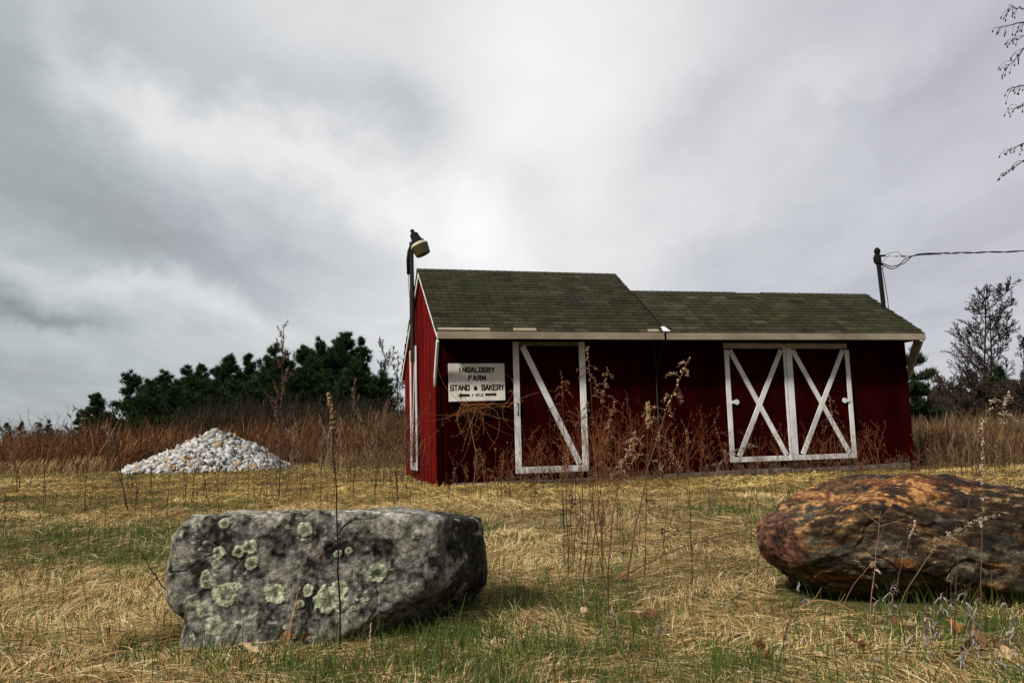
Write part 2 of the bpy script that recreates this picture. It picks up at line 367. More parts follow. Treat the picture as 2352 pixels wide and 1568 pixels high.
def build_shed():
    S = tag(empty('barn_shed', P0, SHY), 'long weathered red barn style shed with white trimmed doors and mossy stepped shingle roof', 'shed')
    RW, RZ = 1.88, 4.10               # tall unit ridge
    EW, EZ = -.45, 2.56
    BW, BZ = 5.25, 2.22
    L1, L2 = 4.03, 9.42
    R2W, R2Z = 1.12, 3.60
    def gab(w): return min(EZ - .06 + (RZ - EZ) * (w - EW) / (RW - EW), BZ - .05 + (RZ - BZ) * (BW - w) / (BW - RW)) - .04
    def gab2(w): return min(EZ - .02 + (R2Z - EZ) * (w - EW) / (R2W - EW), EZ + (R2Z - EZ) * (2.7 - w) / (2.7 - R2W)) - .04
    # walls
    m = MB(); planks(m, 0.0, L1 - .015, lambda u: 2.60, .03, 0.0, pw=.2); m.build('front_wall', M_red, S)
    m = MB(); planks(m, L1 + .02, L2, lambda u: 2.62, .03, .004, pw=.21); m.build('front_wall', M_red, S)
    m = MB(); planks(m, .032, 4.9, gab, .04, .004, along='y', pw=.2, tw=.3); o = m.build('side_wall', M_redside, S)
    tag(o, 'brighter red gable end wall')
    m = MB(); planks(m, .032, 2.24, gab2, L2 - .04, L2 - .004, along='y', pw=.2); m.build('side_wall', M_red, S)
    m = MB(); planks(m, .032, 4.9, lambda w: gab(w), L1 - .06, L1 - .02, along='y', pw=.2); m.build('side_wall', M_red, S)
    m = MB(); m.box(.05, L1 - .07, 4.9, 4.93, 0, 2.3); m.box(L1 + .03, L2 - .05, 2.25, 2.28, 0, 2.6); m.build('back_wall', M_red, S)
    # roofs: deck + shingles front and back
    def deck(a0, a1, prof, name='roof_deck'):
        A = [(a0, w, z) for w, z in prof] + [(a0, w, z - .035) for w, z in prof[::-1]]; B = [(a1, p[1], p[2]) for p in A]; n = len(A)
        mb = MB(); mb.add(A + B, [tuple(range(n))[::-1], tuple(range(n, 2 * n))] + [(i, (i + 1) % n, (i + 1) % n + n, i + n) for i in range(n)])
        return mb
    def roof(a0, a1, prof, tone, zs, cap):
        r = deck(a0 + .01, a1 - .01, [(p[0], p[1] - .002) for p in prof]).build('roof', M_darkwood, S)
        shingles(a0, a1, *prof[0], *prof[1], tone, 'shingle_cladding', r, zs)
        shingles(a0, a1, *prof[2], *prof[1], tone, 'shingle_cladding', r, zs)
        cb = MB(); u = a0 - .01
        while u < a1:
            if not (cap and 6.35 < u < 6.95):
                t = rnd.uniform(.7, 1.25); b = min(u + .15, a1 + .01); w, z = prof[1]; z += .012 + zs * (u - a0)
                for sg in (-1, 1):
                    cb.add([(u, w, z + .012), (b, w, z + .006), (b, w + sg * .12, z - .12 * .66 + .006), (u, w + sg * .12, z - .12 * .66 + .014)], [(0, 1, 2, 3)], tuple(x * t for x in tone))
            u += .145
        cb.build('ridge_cap', M_shingle, r)
        return r
    tone1 = (.034, .030, .019); tone2 = (.037, .034, .021)
    r1 = roof(-.06, 4.07, [(EW, EZ), (RW, RZ), (BW, BZ)], tone1, 0, False)
    r2 = roof(4.075, 9.52, [(EW, EZ - .012), (R2W, R2Z), (2.7, EZ)], tone2, .006, True)
    # bright starter-course patches left where tabs are gone
    mb = MB()
    sl_ = (RZ - EZ) / (RW - EW)
    for a0, a1 in ((-.02, .45), (.46, .86), (1.27, 1.67), (3.73, 3.93)):
        mb.hexa([(a0, EW - .022, EZ + .004), (a1, EW - .022, EZ + .004), (a1, EW + .045, EZ + .004 + .06 * sl_), (a0, EW + .045, EZ + .004 + .06 * sl_)],
                [(a0, EW - .026, EZ + .028), (a1, EW - .026, EZ + .028), (a1, EW + .04, EZ + .024 + .066 * sl_), (a0, EW + .04, EZ + .024 + .066 * sl_)], (.30, .25, .17))
    mb.build('starter_strip', attr_mat('bare_shingle', .9, .1, noise=.3, nscale=60), r1)
    # flashing between the roofs
    mb = MB(); dw = RW - EW
    for (t0, t1, wd) in ((0, .62, .028),):
        mb.hexa([(4.062, EW + dw * t0, EZ + (RZ - EZ) * t0 + .01), (4.062 + wd, EW + dw * t0, EZ + (RZ - EZ) * t0 + .01), (4.062 + wd, EW + dw * t1, EZ + (RZ - EZ) * t1 + .01), (4.062, EW + dw * t1, EZ + (RZ - EZ) * t1 + .01)],
                [(4.062, EW + dw * t0, EZ + (RZ - EZ) * t0 + .035), (4.062 + wd, EW + dw * t0, EZ + (RZ - EZ) * t0 + .035), (4.062 + wd, EW + dw * t1, EZ + (RZ - EZ) * t1 + .035), (4.062, EW + dw * t1, EZ + (RZ - EZ) * t1 + .035)], (.012, .01, .009))
    mb.build('roof_seam', M_black, r1)
    mb = MB(); mb.hexa([(4.0, EW - .02, EZ + .02), (4.14, EW - .02, EZ + .02), (4.10, EW + .13, EZ + .12), (4.03, EW + .13, EZ + .12)],
                       [(4.0, EW - .022, EZ + .032), (4.14, EW - .022, EZ + .032), (4.10, EW + .13, EZ + .132), (4.03, EW + .13, EZ + .132)], (.62, .66, .7))
    mb.build('flashing', attr_mat('bent_metal', .35, .6), r1)
    # fascia, soffit, rake boards
    mb = MB(); mb.box(-.03, 4.02, EW - .022, EW, EZ - .125, EZ - .004); mb.build('fascia', M_cream, S)
    mb = MB(); zs = .006
    mb.hexa([(4.07, EW - .022, EZ - .125), (9.5, EW - .022, EZ - .10), (9.5, EW, EZ - .10), (4.07, EW, EZ - .125)],
            [(4.07, EW - .022, EZ - .006), (9.5, EW - .022, EZ + .02), (9.5, EW, EZ + .02), (4.07, EW, EZ - .006)]); mb.build('fascia', M_cream, S)
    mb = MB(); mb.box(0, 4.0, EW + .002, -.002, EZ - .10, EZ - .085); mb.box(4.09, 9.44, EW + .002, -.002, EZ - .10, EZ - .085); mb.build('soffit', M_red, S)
    def rake(x0, x1, w0, z0, w1, z1, h, name='rake_board', mat=M_white):
        mb = MB(); mb.hexa([(x0, w0, z0 - h), (x1, w0, z0 - h), (x1, w1, z1 - h), (x0, w1, z1 - h)], [(x0, w0, z0), (x1, w0, z0), (x1, w1, z1), (x0, w1, z1)]); return mb.build(name, mat, S)
    rake(-.045, -.02, EW - .02, EZ - .015, RW, RZ - .015, .12)
    rake(-.045, -.02, RW + .003, RZ - .015, BW, BZ - .012, .12)
    rake(9.46, 9.485, EW - .0, EZ + .0, R2W, R2Z + .015, .13, mat=M_white)
    rake(9.46, 9.485, R2W + .003, R2Z + .015, 2.68, EZ + .02, .13, mat=M_white)
    # bracket boards from wall up to eave
    def brace(x0, x1, zb, zt, wtop, width, mat, name='bracket'):
        mb = MB(); mb.hexa([(x0, -.003, zb), (x1, -.003, zb), (x1, -.003, zb + width * 1.7), (x0, -.003, zb + width * 1.7)],
                           [(x0, wtop, zt - width * .4), (x1, wtop, zt - width * .4), (x1, wtop + width, zt), (x0, wtop + width, zt)]); return mb.build(name, mat, S)
    brace(-.04, -.006, 1.66, EZ - .13, EW + .005, .11, M_white)
    brace(4.0, 4.04, 1.78, EZ - .13, EW + .02, .07, M_darkwood)
    brace(9.42, 9.46, 1.72, EZ - .06, EW - .0, .2, M_cream)
    mb = MB(); mb.tube([(4.03, -.02, .02), (4.032, -.022, 1.2), (4.02, -.02, 2.44)], .014, 6, (.03, .04, .03)); mb.build('conduit', M_black, S)
    # corner board and sill
    mb = MB(); mb.box(-.012, .075, -.02, -.003, .02, 2.44, (.9, .9, .9)); mb.build('corner_board', M_red, S)
    mb = MB()
    mb.hexa([(.25, -.12, -.05), (4.0, -.1, -.05), (4.0, -.03, -.05), (.25, -.03, -.05)], [(.25, -.11, .045), (4.0, -.1, .05), (4.0, -.04, .05), (.25, -.04, .045)])
    mb.hexa([(4.05, -.11, -.05), (6.6, -.14, -.05), (6.6, -.04, -.05), (4.05, -.04, -.05)], [(4.05, -.1, .06), (6.6, -.12, .10), (6.6, -.05, .10), (4.05, -.05, .06)])
    mb.hexa([(6.62, -.18, -.03), (9.15, -.2, .0), (9.15, -.06, .0), (6.62, -.06, -.03)], [(6.62, -.16, .07), (9.15, -.17, .11), (9.15, -.10, .11), (6.62, -.10, .07)])
    mb.build('sill_timber', M_grey, S, bevel=.012)
    # single door with one diagonal
    D = .006
    mb = MB(); planks(mb, 1.37, 2.65, lambda u: 2.42, -.004, -.034, pw=.16, at0=.17); d = mb.build('door', M_red, S)
    mb = MB()
    mb.box(1.345, 1.452, -.058, -.036, .165, 2.44); mb.box(2.553, 2.665, -.058, -.036, .165, 2.44)
    mb.box(1.454, 2.551, -.056, -.036, .165, .275); mb.board((1.52, 2.36), (2.50, .30), .105, -.056, -.037); mb.box(1.46, 2.55, -.052, -.036, 2.37, 2.44, (.25, .2, .17))
    mb.build('door_frame', M_white, d, bevel=.003)
    mb = MB(); mb.tube([(1.405, -.06, 1.36), (1.405, -.085, 1.35), (1.41, -.09, 1.27), (1.405, -.085, 1.19), (1.405, -.06, 1.18)], .009, 6, (.02, .018, .016)); mb.box(1.392, 1.42, -.064, -.0575, 1.345, 1.375, (.02, .018, .016)); mb.box(1.392, 1.42, -.064, -.0575, 1.165, 1.195, (.02, .018, .016))
    mb.build('handle', M_black, d)
    # double door with crossed boards
    def xdoor(a0, a1, mirror):
        mb = MB(); planks(mb, a0, a1, lambda u: 2.40, -.004, -.032, pw=.165, at0=.22); d = mb.build('door', M_red, S)
        mb = MB(); q = rnd.uniform(-.004, .004)
        sl, sr = (a0 + .05, a1 - .03) if not mirror else (a0 + .06, a1 - .05)
        wl, wr = (.095, .05) if not mirror else (.125, .095)
        zt = 2.305
        mb.hexa([(sl - wl / 2, -.036, .225), (sl + wl / 2, -.036, .225), (sl + wl / 2, -.036, zt if not mirror else 2.40), (sl - wl / 2, -.036, zt if not mirror else 2.40)],
                [(sl - wl / 2, -.056, .225), (sl + wl / 2, -.056, .225), (sl + wl / 2, -.056, zt if not mirror else 2.40), (sl - wl / 2, -.056, zt if not mirror else 2.40)])
        mb.box(sr - wr / 2, sr + wr / 2, -.056, -.036, .225, zt if mirror else 2.40)
        il, ir = sl + wl / 2 + .002, sr - wr / 2 - .002
        mb.box(il, ir, -.054, -.036, .225, .32)
        mb.board((il + .02, 2.30), (ir - .06, .33), .095, -.054, -.036)
        mb.board((ir - .04, 2.30), (il + .09, .33), .095, -.0565, -.0365)
        mb.build('door_frame', M_white, d, bevel=.003)
        mb = MB(); mb.box(a0 - .01, a1 - .045, -.058, -.034, 2.33, 2.43, (.62, .52, .42)); mb.build('top_rail', M_white, d)
        mb = MB(); e = a0 + .09 if not mirror else a1 - .09; f = e + (.10 if not mirror else -.10)
        mb.box(min(e, f), max(e, f), -.075, -.058, 1.30, 1.355); mb.lathe([(0, .05), (.018, .05)], (f, -.058, 1.327), (0, -1, 0), 16)
        mb.build('latch', M_white, d); return d
    xdoor(5.40, 6.69, False); xdoor(6.70, 8.08, True)
    # flat near-black panel on the wall behind and below the sign
    mb = MB(); mb.box(.30, 1.24, -.006, -.002, 1.10, 2.1); mb.build('dark_panel', attr_mat('panel_black', 1, 0), S)
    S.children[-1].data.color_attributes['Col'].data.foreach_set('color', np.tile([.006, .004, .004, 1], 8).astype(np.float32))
    # gable end door, seen edge on
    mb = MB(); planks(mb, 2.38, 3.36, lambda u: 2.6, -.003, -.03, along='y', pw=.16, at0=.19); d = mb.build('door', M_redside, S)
    mb = MB()
    mb.box(-.055, -.032, 2.36, 2.46, .19, 2.66); mb.box(-.055, -.032, 3.28, 3.38, .19, 2.66)
    mb.box(-.053, -.032, 2.462, 3.278, .19, .34); mb.box(-.053, -.032, 2.462, 3.278, 2.57, 2.66)
    mb.hexa([(-.033, 3.2, .35), (-.033, 3.28, .35), (-.033, 2.54, 2.56), (-.033, 2.47, 2.56)], [(-.052, 3.2, .35), (-.052, 3.28, .35), (-.052, 2.54, 2.56), (-.052, 2.47, 2.56)])
    mb.build('door_frame', M_white, d)
    mb = MB(); mb.tube([(-.056, 2.42, 1.36), (-.08, 2.42, 1.34), (-.08, 2.42, 1.2), (-.056, 2.42, 1.18)], .01, 6, (.02, .02, .02)); mb.build('handle', M_black, d)
    return S
SHED = build_shed()

def shed_pt(a, w, z): return Vector((P0[0] + SU[0] * a + SW[0] * w, P0[1] + SU[1] * a + SW[1] * w, z))

# ------------------------------------------------------------------ sign
GLY = {'I': [((.5, 0), (.5, 1))], 'N': [((0, 0), (0, 1)), ((0, 1), (1, 0)), ((1, 0), (1, 1))],
       'G': [((1, .85), (1, 1)), ((1, 1), (0, 1)), ((0, 1), (0, 0)), ((0, 0), (1, 0)), ((1, 0), (1, .45)), ((1, .45), (.55, .45))],
       'A': [((0, 0), (.4, 1)), ((.4, 1), (.6, 1)), ((.6, 1), (1, 0)), ((.2, .32), (.8, .32))], 'L': [((0, 1), (0, 0)), ((0, 0), (1, 0))],
       'D': [((.12, 0), (.12, 1)), ((0, 1), (.85, 1)), ((.85, 1), (1, .85)), ((1, .85), (1, .15)), ((1, .15), (.85, 0)), ((.85, 0), (0, 0))],
       'S': [((1, .82), (1, 1)), ((1, 1), (0, 1)), ((0, 1), (0, .55)), ((0, .55), (1, .45)), ((1, .45), (1, 0)), ((1, 0), (0, 0)), ((0, 0), (0, .18))],
       'B': [((.1, 0), (.1, 1)), ((0, 1), (.9, 1)), ((.9, 1), (.9, .53)), ((.1, .53), (1, .53)), ((1, .53), (1, 0)), ((1, 0), (0, 0))],
       'Y': [((0, 1), (.5, .48)), ((1, 1), (.5, .48)), ((.5, .48), (.5, 0))], 'F': [((.05, 0), (.05, 1)), ((0, 1), (1, 1)), ((.05, .55), (.75, .55))],
       'R': [((.05, 0), (.05, 1)), ((0, 1), (.95, 1)), ((.95, 1), (.95, .5)), ((.05, .5), (.95, .5)), ((.55, .5), (1, 0))],
       'M': [((0, 0), (0, 1)), ((0, 1), (.5, .3)), ((.5, .3), (1, 1)), ((1, 1), (1, 0))], 'T': [((.5, 0), (.5, 1)), ((0, 1), (1, 1))],
       'K': [((.05, 0), (.05, 1)), ((1, 1), (.1, .45)), ((.35, .58), (1, 0))], 'E': [((.05, 0), (.05, 1)), ((0, 1), (1, 1)), ((.05, .52), (.8, .52)), ((0, 0), (1, 0))],
       '&': [((.9, 0), (.15, .75)), ((.15, .75), (.3, 1)), ((.3, 1), (.65, 1)), ((.65, 1), (.75, .75)), ((.75, .75), (.1, .3)), ((.1, .3), (.2, 0)), ((.2, 0), (.6, 0)), ((.6, 0), (1, .4))],
       '1': [((.5, 0), (.5, 1)), ((.5, 1), (.2, .8)), ((.2, 0), (.8, 0))]}
def build_sign():
    S = tag(empty('farm_sign', shed_pt(.70, -.03, 1.735), SHY), 'white board sign with brown block letters and a left pointing arrow on the shed front', 'sign')
    w, h = .985, .65
    mb = MB(); mb.hexa([(-w / 2, -.022, -h / 2), (w / 2, -.022, -h / 2 + .012), (w / 2, 0.004, -h / 2 + .012), (-w / 2, 0.004, -h / 2)],
                       [(-w / 2 - .003, -.022, h / 2), (w / 2 - .006, -.022, h / 2), (w / 2 - .006, 0.004, h / 2), (-w / 2 - .003, 0.004, h / 2)])
    Mb = wood_mat('sign_paint', (.74, .71, .64), (.66, .63, .56), (.4, .36, .3), streak=(1.5, 30, 18), wornlo=.66, worn_amt=.4, grime=(.36, .31, .25))
    mb.build('board', Mb, S, bevel=.003)
    mc = attr_mat('sign_lettering', .7, .2, noise=.3, nscale=50); C = (.028, .012, .009)
    def px(x, y): return (x - 455) / 690 * w, (362 - y) / 465 * h
    def text(s, x0, x1, y0, y1, th, wdt, frac=.66):
        mb = MB(); n = len(s); adv = (x1 - x0 + (x1 - x0) / n * (1 - frac) * .9) / n
        for i, ch in enumerate(s):
            if ch == ' ': continue
            sm = .68 if ch == '&' else 1
            gx, gw = x0 + i * adv, adv * frac
            for li, ((ax, ay), (bx, by)) in enumerate(GLY[ch]):
                A = px(gx + gw * ax, y1 - (y1 - y0) * sm * ay - (y1 - y0) * (1 - sm) * .2); B = px(gx + gw * bx, y1 - (y1 - y0) * sm * by - (y1 - y0) * (1 - sm) * .2)
                A = np.array(A); B = np.array(B); d = (B - A) / (np.linalg.norm(B - A) + 1e-9); t = th / 690 * w
                mb.board(A - d * t * .45, B + d * t * .45, t, -.0225 - .0003 * li, -.0205, C)
        return mb
    text('INGALDSBY', 232, 672, 182, 235, 16, 0).build('lettering', mc, S)
    text('FARM', 354, 560, 282, 336, 16, 0).build('lettering', mc, S)
    text('STAND & BAKERY', 133, 784, 398, 457, 16, 0, .72).build('lettering', mc, S)
    text('1 MILE', 388, 530, 503, 531, 8, 0, .8).build('lettering', mc, S)
    mb = MB(); C2 = (.028, .012, .009)
    tip, ht, hb = px(222, 520), px(264, 480), px(264, 562)
    mb.add([(tip[0], -.0235, tip[1]), (hb[0], -.0235, hb[1]), (ht[0], -.0235, ht[1]), (tip[0], -.0205, tip[1]), (hb[0], -.0205, hb[1]), (ht[0], -.0205, ht[1])], [(0, 1, 2), (3, 5, 4), (0, 3, 4, 1), (1, 4, 5, 2), (2, 5, 3, 0)], C2)
    for x0, x1, y0, y1 in ((265, 362, 503, 536), (550, 690, 497, 530)):
        a, b = px(x0, y1), px(x1, y0); mb.box(a[0], b[0], -.0235, -.0205, a[1], b[1], C2)
    mb.build('arrow', mc, S)
build_sign()

# ------------------------------------------------------------------ yard lamp on its post
def build_lamp():
    b = shed_pt(-.09, 2.5, 2.35); S = tag(empty('yard_lamp', b, SHY), 'dark pole mounted yard light with ribbed plastic shade tilting above the left gable', 'lamp')
    # local: x along shed, z up.  scale checks come from its distance of about 16 m
    m = MB(); m.tube([(0, 0, -.0), (0, 0, 1.0), (-.005, 0, 2.45)], [.05, .048, .042], 12, (.022, .017, .012)); m.build('post', attr_mat('tarred_timber', .8, .2, noise=.5, nscale=30), S)
    blk = attr_mat('black_cast_metal', .8, .08)
    m = MB(); m.tube([(-.075, 0, 1.78), (-.078, 0, 2.08), (-.05, 0, 2.26), (.0, 0, 2.36)], [.03, .034, .04, .05], 10, (.012, .012, .012)); m.build('bracket_arm', blk, S, True)
    m = MB(); m.tube([(-.07, 0, 1.8), (-.075, 0, 1.6), (-.05, 0, 1.3), (-.045, 0, .4)], .006, 5, (.015, .015, .015)); m.build('wire', blk, S)
    ax = np.array([.40, -.10, -.91]); ax /= np.linalg.norm(ax); top = np.array([.045, 0, 2.62])
    m = MB(); m.lathe([(-.10, .035), (-.095, .042), (-.02, .042), (-.015, .05)], top, ax, 16, (.018, .018, .013)); m.build('photocell', blk, S)
    m = MB(); m.lathe([(-.02, .06), (.0, .085), (.06, .092), (.17, .115), (.175, .14), (.20, .14), (.205, .09)], top, ax, 20, (.012, .012, .013)); m.build('housing', blk, S)
    # refractor: ribbed flare then a tapered cup
    n = 48; V = []; F = []
    d = ax; a = np.cross(d, (0, 1, .01)); a /= np.linalg.norm(a); bb = np.cross(d, a)
    prof = [(.19, .10), (.20, .125), (.265, .184), (.275, .188)]
    for h, r in prof:
        for j in range(n):
            t = 2 * math.pi * j / n; rr = r * (1 + (.035 if j % 2 else -.02) * (1 if h < .27 else 0)); V.append(top + d * h + (a * math.cos(t) + bb * math.sin(t)) * rr)
    F = np.array([(i * n + j, i * n + (j + 1) % n, (i + 1) * n + (j + 1) % n, (i + 1) * n + j) for i in range(len(prof) - 1) for j in range(n)])
    npmesh('shade', np.array(V), F, attr_mat('cream_plastic', .5, .4, transl=.3), S, np.tile([.62, .54, .40], (len(V), 1)))
    m = MB(); m.lathe([(.276, .186), (.47, .152), (.472, .10)], top, ax, 32, (.11, .085, .035)); m.build('lens_cup', attr_mat('amber_plastic', .4, .4, transl=.35), S)
build_lamp()

# ------------------------------------------------------------------ service mast and cable
def build_mast():
    d = ray(2028, 690); Y = 16.3
    base = at(2028, 690, Y); top = at(2015, 580, Y)
    bx = (base[0] + top[0]) / 2; S = tag(empty('service_mast', (base[0], Y, base[2] - 1.6)), 'black metal electric service mast rising behind the right end of the roof', 'mast')
    hgt = top[2] - S.location.z; dx = top[0] - base[0]; blk = attr_mat('black_mast_paint', .85, .05)
    m = MB(); m.tube([(.0, 0, 0), (.0, 0, 1.6), (dx, 0, hgt)], .045, 12, (.012, .012, .012)); m.build('pole', blk, S)
    m = MB(); m.lathe([(0, .05), (.02, .062), (.07, .062), (.10, .045), (.125, .018), (.13, .0)], (dx, 0, hgt - .02), (0, 0, 1), 14, (.01, .01, .01))
    m.lathe([(-.24, .055), (-.22, .066), (-.1, .066), (-.08, .055)], (dx, 0, hgt), (0, 0, 1), 12, (.01, .01, .01)); m.build('weatherhead', blk, S)
    m = MB(); m.tube([(dx - .05, 0, hgt - .04), (dx - .085, 0, hgt - .12), (dx - .08, 0, hgt - .2), (dx - .03, 0, hgt - .26)], .012, 6, (.01, .01, .01)); m.build('pipe_strap', blk, S)
    m = MB(); m.tube([(dx + .05, 0, hgt - .07), (dx + .16, 0, hgt - .07)], .022, 8, (.012, .012, .012)); m.tube([(dx + .05, 0, hgt - .24), (dx + .09, 0, hgt - .26)], .03, 8, (.03, .027, .015)); m.build('insulator', blk, S)
    m = MB(); m.tube([(dx + .075, 0, hgt - .3), (.10, 0, 1.6), (.10, 0, 0)], .008, 5, (.03, .03, .03)); m.build('drop_wire', blk, S)
    # cable: separate thing hung from the mast
    cw = tag(empty('power_cable', tuple(at(2070, 590, Y))), 'twisted black overhead power cable with drooping slack loops and a copper splice', 'cable')
    o = np.array(at(2070, 590, Y)); o_ = lambda x, y, Yv=Y: at(x, y, Yv) - o
    def smooth(pts, n=40):
        pts = np.array(pts); m_ = len(pts); out = []
        for i in range(m_ - 1):
            p0, p1, p2, p3 = pts[max(i - 1, 0)], pts[i], pts[i + 1], pts[min(i + 2, m_ - 1)]
            for t in np.linspace(0, 1, max(2, n // m_), endpoint=False):
                out.append(.5 * ((2 * p1) + (-p0 + p2) * t + (2 * p0 - 5 * p1 + 4 * p2 - p3) * t * t + (-p0 + 3 * p1 - 3 * p2 + p3) * t ** 3))
        out.append(pts[-1]); return out
    def s2(x, y): return (2100 + x / 8.255) / 1.063, (590 + y / 8.255) / 1.063       # survey of the close view
    m = MB(); bk = (.008, .008, .008)
    m.tube(smooth([o_(*s2(430, 430)), o_(*s2(560, 480)), o_(*s2(640, 500)), o_(*s2(780, 470)), o_(*s2(880, 440)), o_(*s2(960, 370)), o_(*s2(1060, 290)), o_(*s2(1250, 240)), o_(*s2(1650, 232))]), .0105, 6, bk)
    m.tube(smooth([o_(*s2(430, 455)), o_(*s2(560, 525)), o_(*s2(660, 547)), o_(*s2(760, 500)), o_(*s2(850, 400)), o_(*s2(940, 330)), o_(*s2(1060, 288)), o_(*s2(1300, 258)), o_(*s2(1650, 240))]), .0105, 6, bk)
    m.build('slack_wire', blk, cw)
    m = MB(); far = [o_(*s2(1640, 236)), o_(2352, 577, 15.6), o_(2700, 566, 14.8), o_(3400, 560, 13)]
    pth = np.array(smooth(far, 120)); tt = np.linspace(0, 60, len(pth))
    for ph in (0, 2.1): m.tube(pth + np.c_[0 * tt, np.cos(tt + ph), np.sin(tt + ph)] * .011, .0095, 6, bk)
    m.build('twisted_line', blk, cw)
    m = MB(); m.tube(smooth([o_(*s2(480, 285)), o_(*s2(600, 297)), o_(*s2(820, 292)), o_(*s2(1060, 286)), o_(*s2(1300, 268)), o_(*s2(1640, 262))]), .004, 5, (.05, .04, .035))
    m.tube(smooth([o_(*s2(470, 280)), o_(*s2(560, 240)), o_(*s2(700, 208)), o_(*s2(790, 225)), o_(*s2(830, 285))]), .005, 5, (.03, .025, .02))
    m.tube(smooth([o_(*s2(440, 430)), o_(*s2(500, 350)), o_(*s2(560, 300)), o_(*s2(605, 235))]), .005, 5, (.02, .02, .02))
    m.tube(smooth([o_(*s2(420, 540)), o_(*s2(450, 550)), o_(*s2(482, 520)), o_(*s2(470, 480)), o_(*s2(430, 450))]), .004, 5, (.02, .02, .02)); m.build('messenger_wire', blk, cw)
    m = MB(); m.tube([o_(*s2(830, 290)), o_(*s2(915, 296))], .019, 8, (.25, .08, .02)); m.tube([o_(*s2(765, 290)), o_(*s2(825, 292))], .009, 8, (.45, .30, .05)); m.tube([o_(*s2(697, 296)), o_(*s2(755, 296))], .011, 8, (.08, .05, .02))
    m.tube([o_(*s2(450, 292)), o_(*s2(500, 280))], .012, 8, (.25, .17, .03)); m.build('splice', attr_mat('copper_splice', .5, .5), cw)
build_mast()

# ------------------------------------------------------------------ boulders
def rock_dirs(nu, nv):
    th = np.linspace(0, 2 * np.pi, nu, endpoint=False); ph = np.linspace(.001, np.pi - .001, nv)
    T, Pp = np.meshgrid(th, ph); D = np.stack([np.sin(Pp) * np.cos(T), np.sin(Pp) * np.sin(T), np.cos(Pp)], -1).reshape(-1, 3)
    I = np.arange(nu * nv).reshape(nv, nu); J = np.roll(I, -1, 1)
    F = np.stack([I[1:], J[1:], J[:-1], I[:-1]], -1)
    return D, F[:, :].reshape(-1, 4)
def rock_shape(D, planes, p, stretch):
    """stretch the direction sphere first so samples spread evenly over a long block"""
    Dd = D * np.array(stretch); Dd /= np.linalg.norm(Dd, axis=1)[:, None]; s = 0
    for n, d in planes:
        n = np.array(n, float); n /= np.linalg.norm(n); s = s + np.maximum(Dd @ n, 0) ** p / d ** p
    return Dd * (s ** (-1 / p))[:, None]
def normals(P, nu, nv):
    G = P.reshape(nv, nu, 3); du = np.roll(G, -1, 1) - np.roll(G, 1, 1); dv = np.gradient(G, axis=0)
    N = np.cross(dv, du); N /= np.linalg.norm(N, axis=2)[..., None] + 1e-9; N = N.reshape(-1, 3)
    if (N * P).sum() < 0: N = -N
    return N

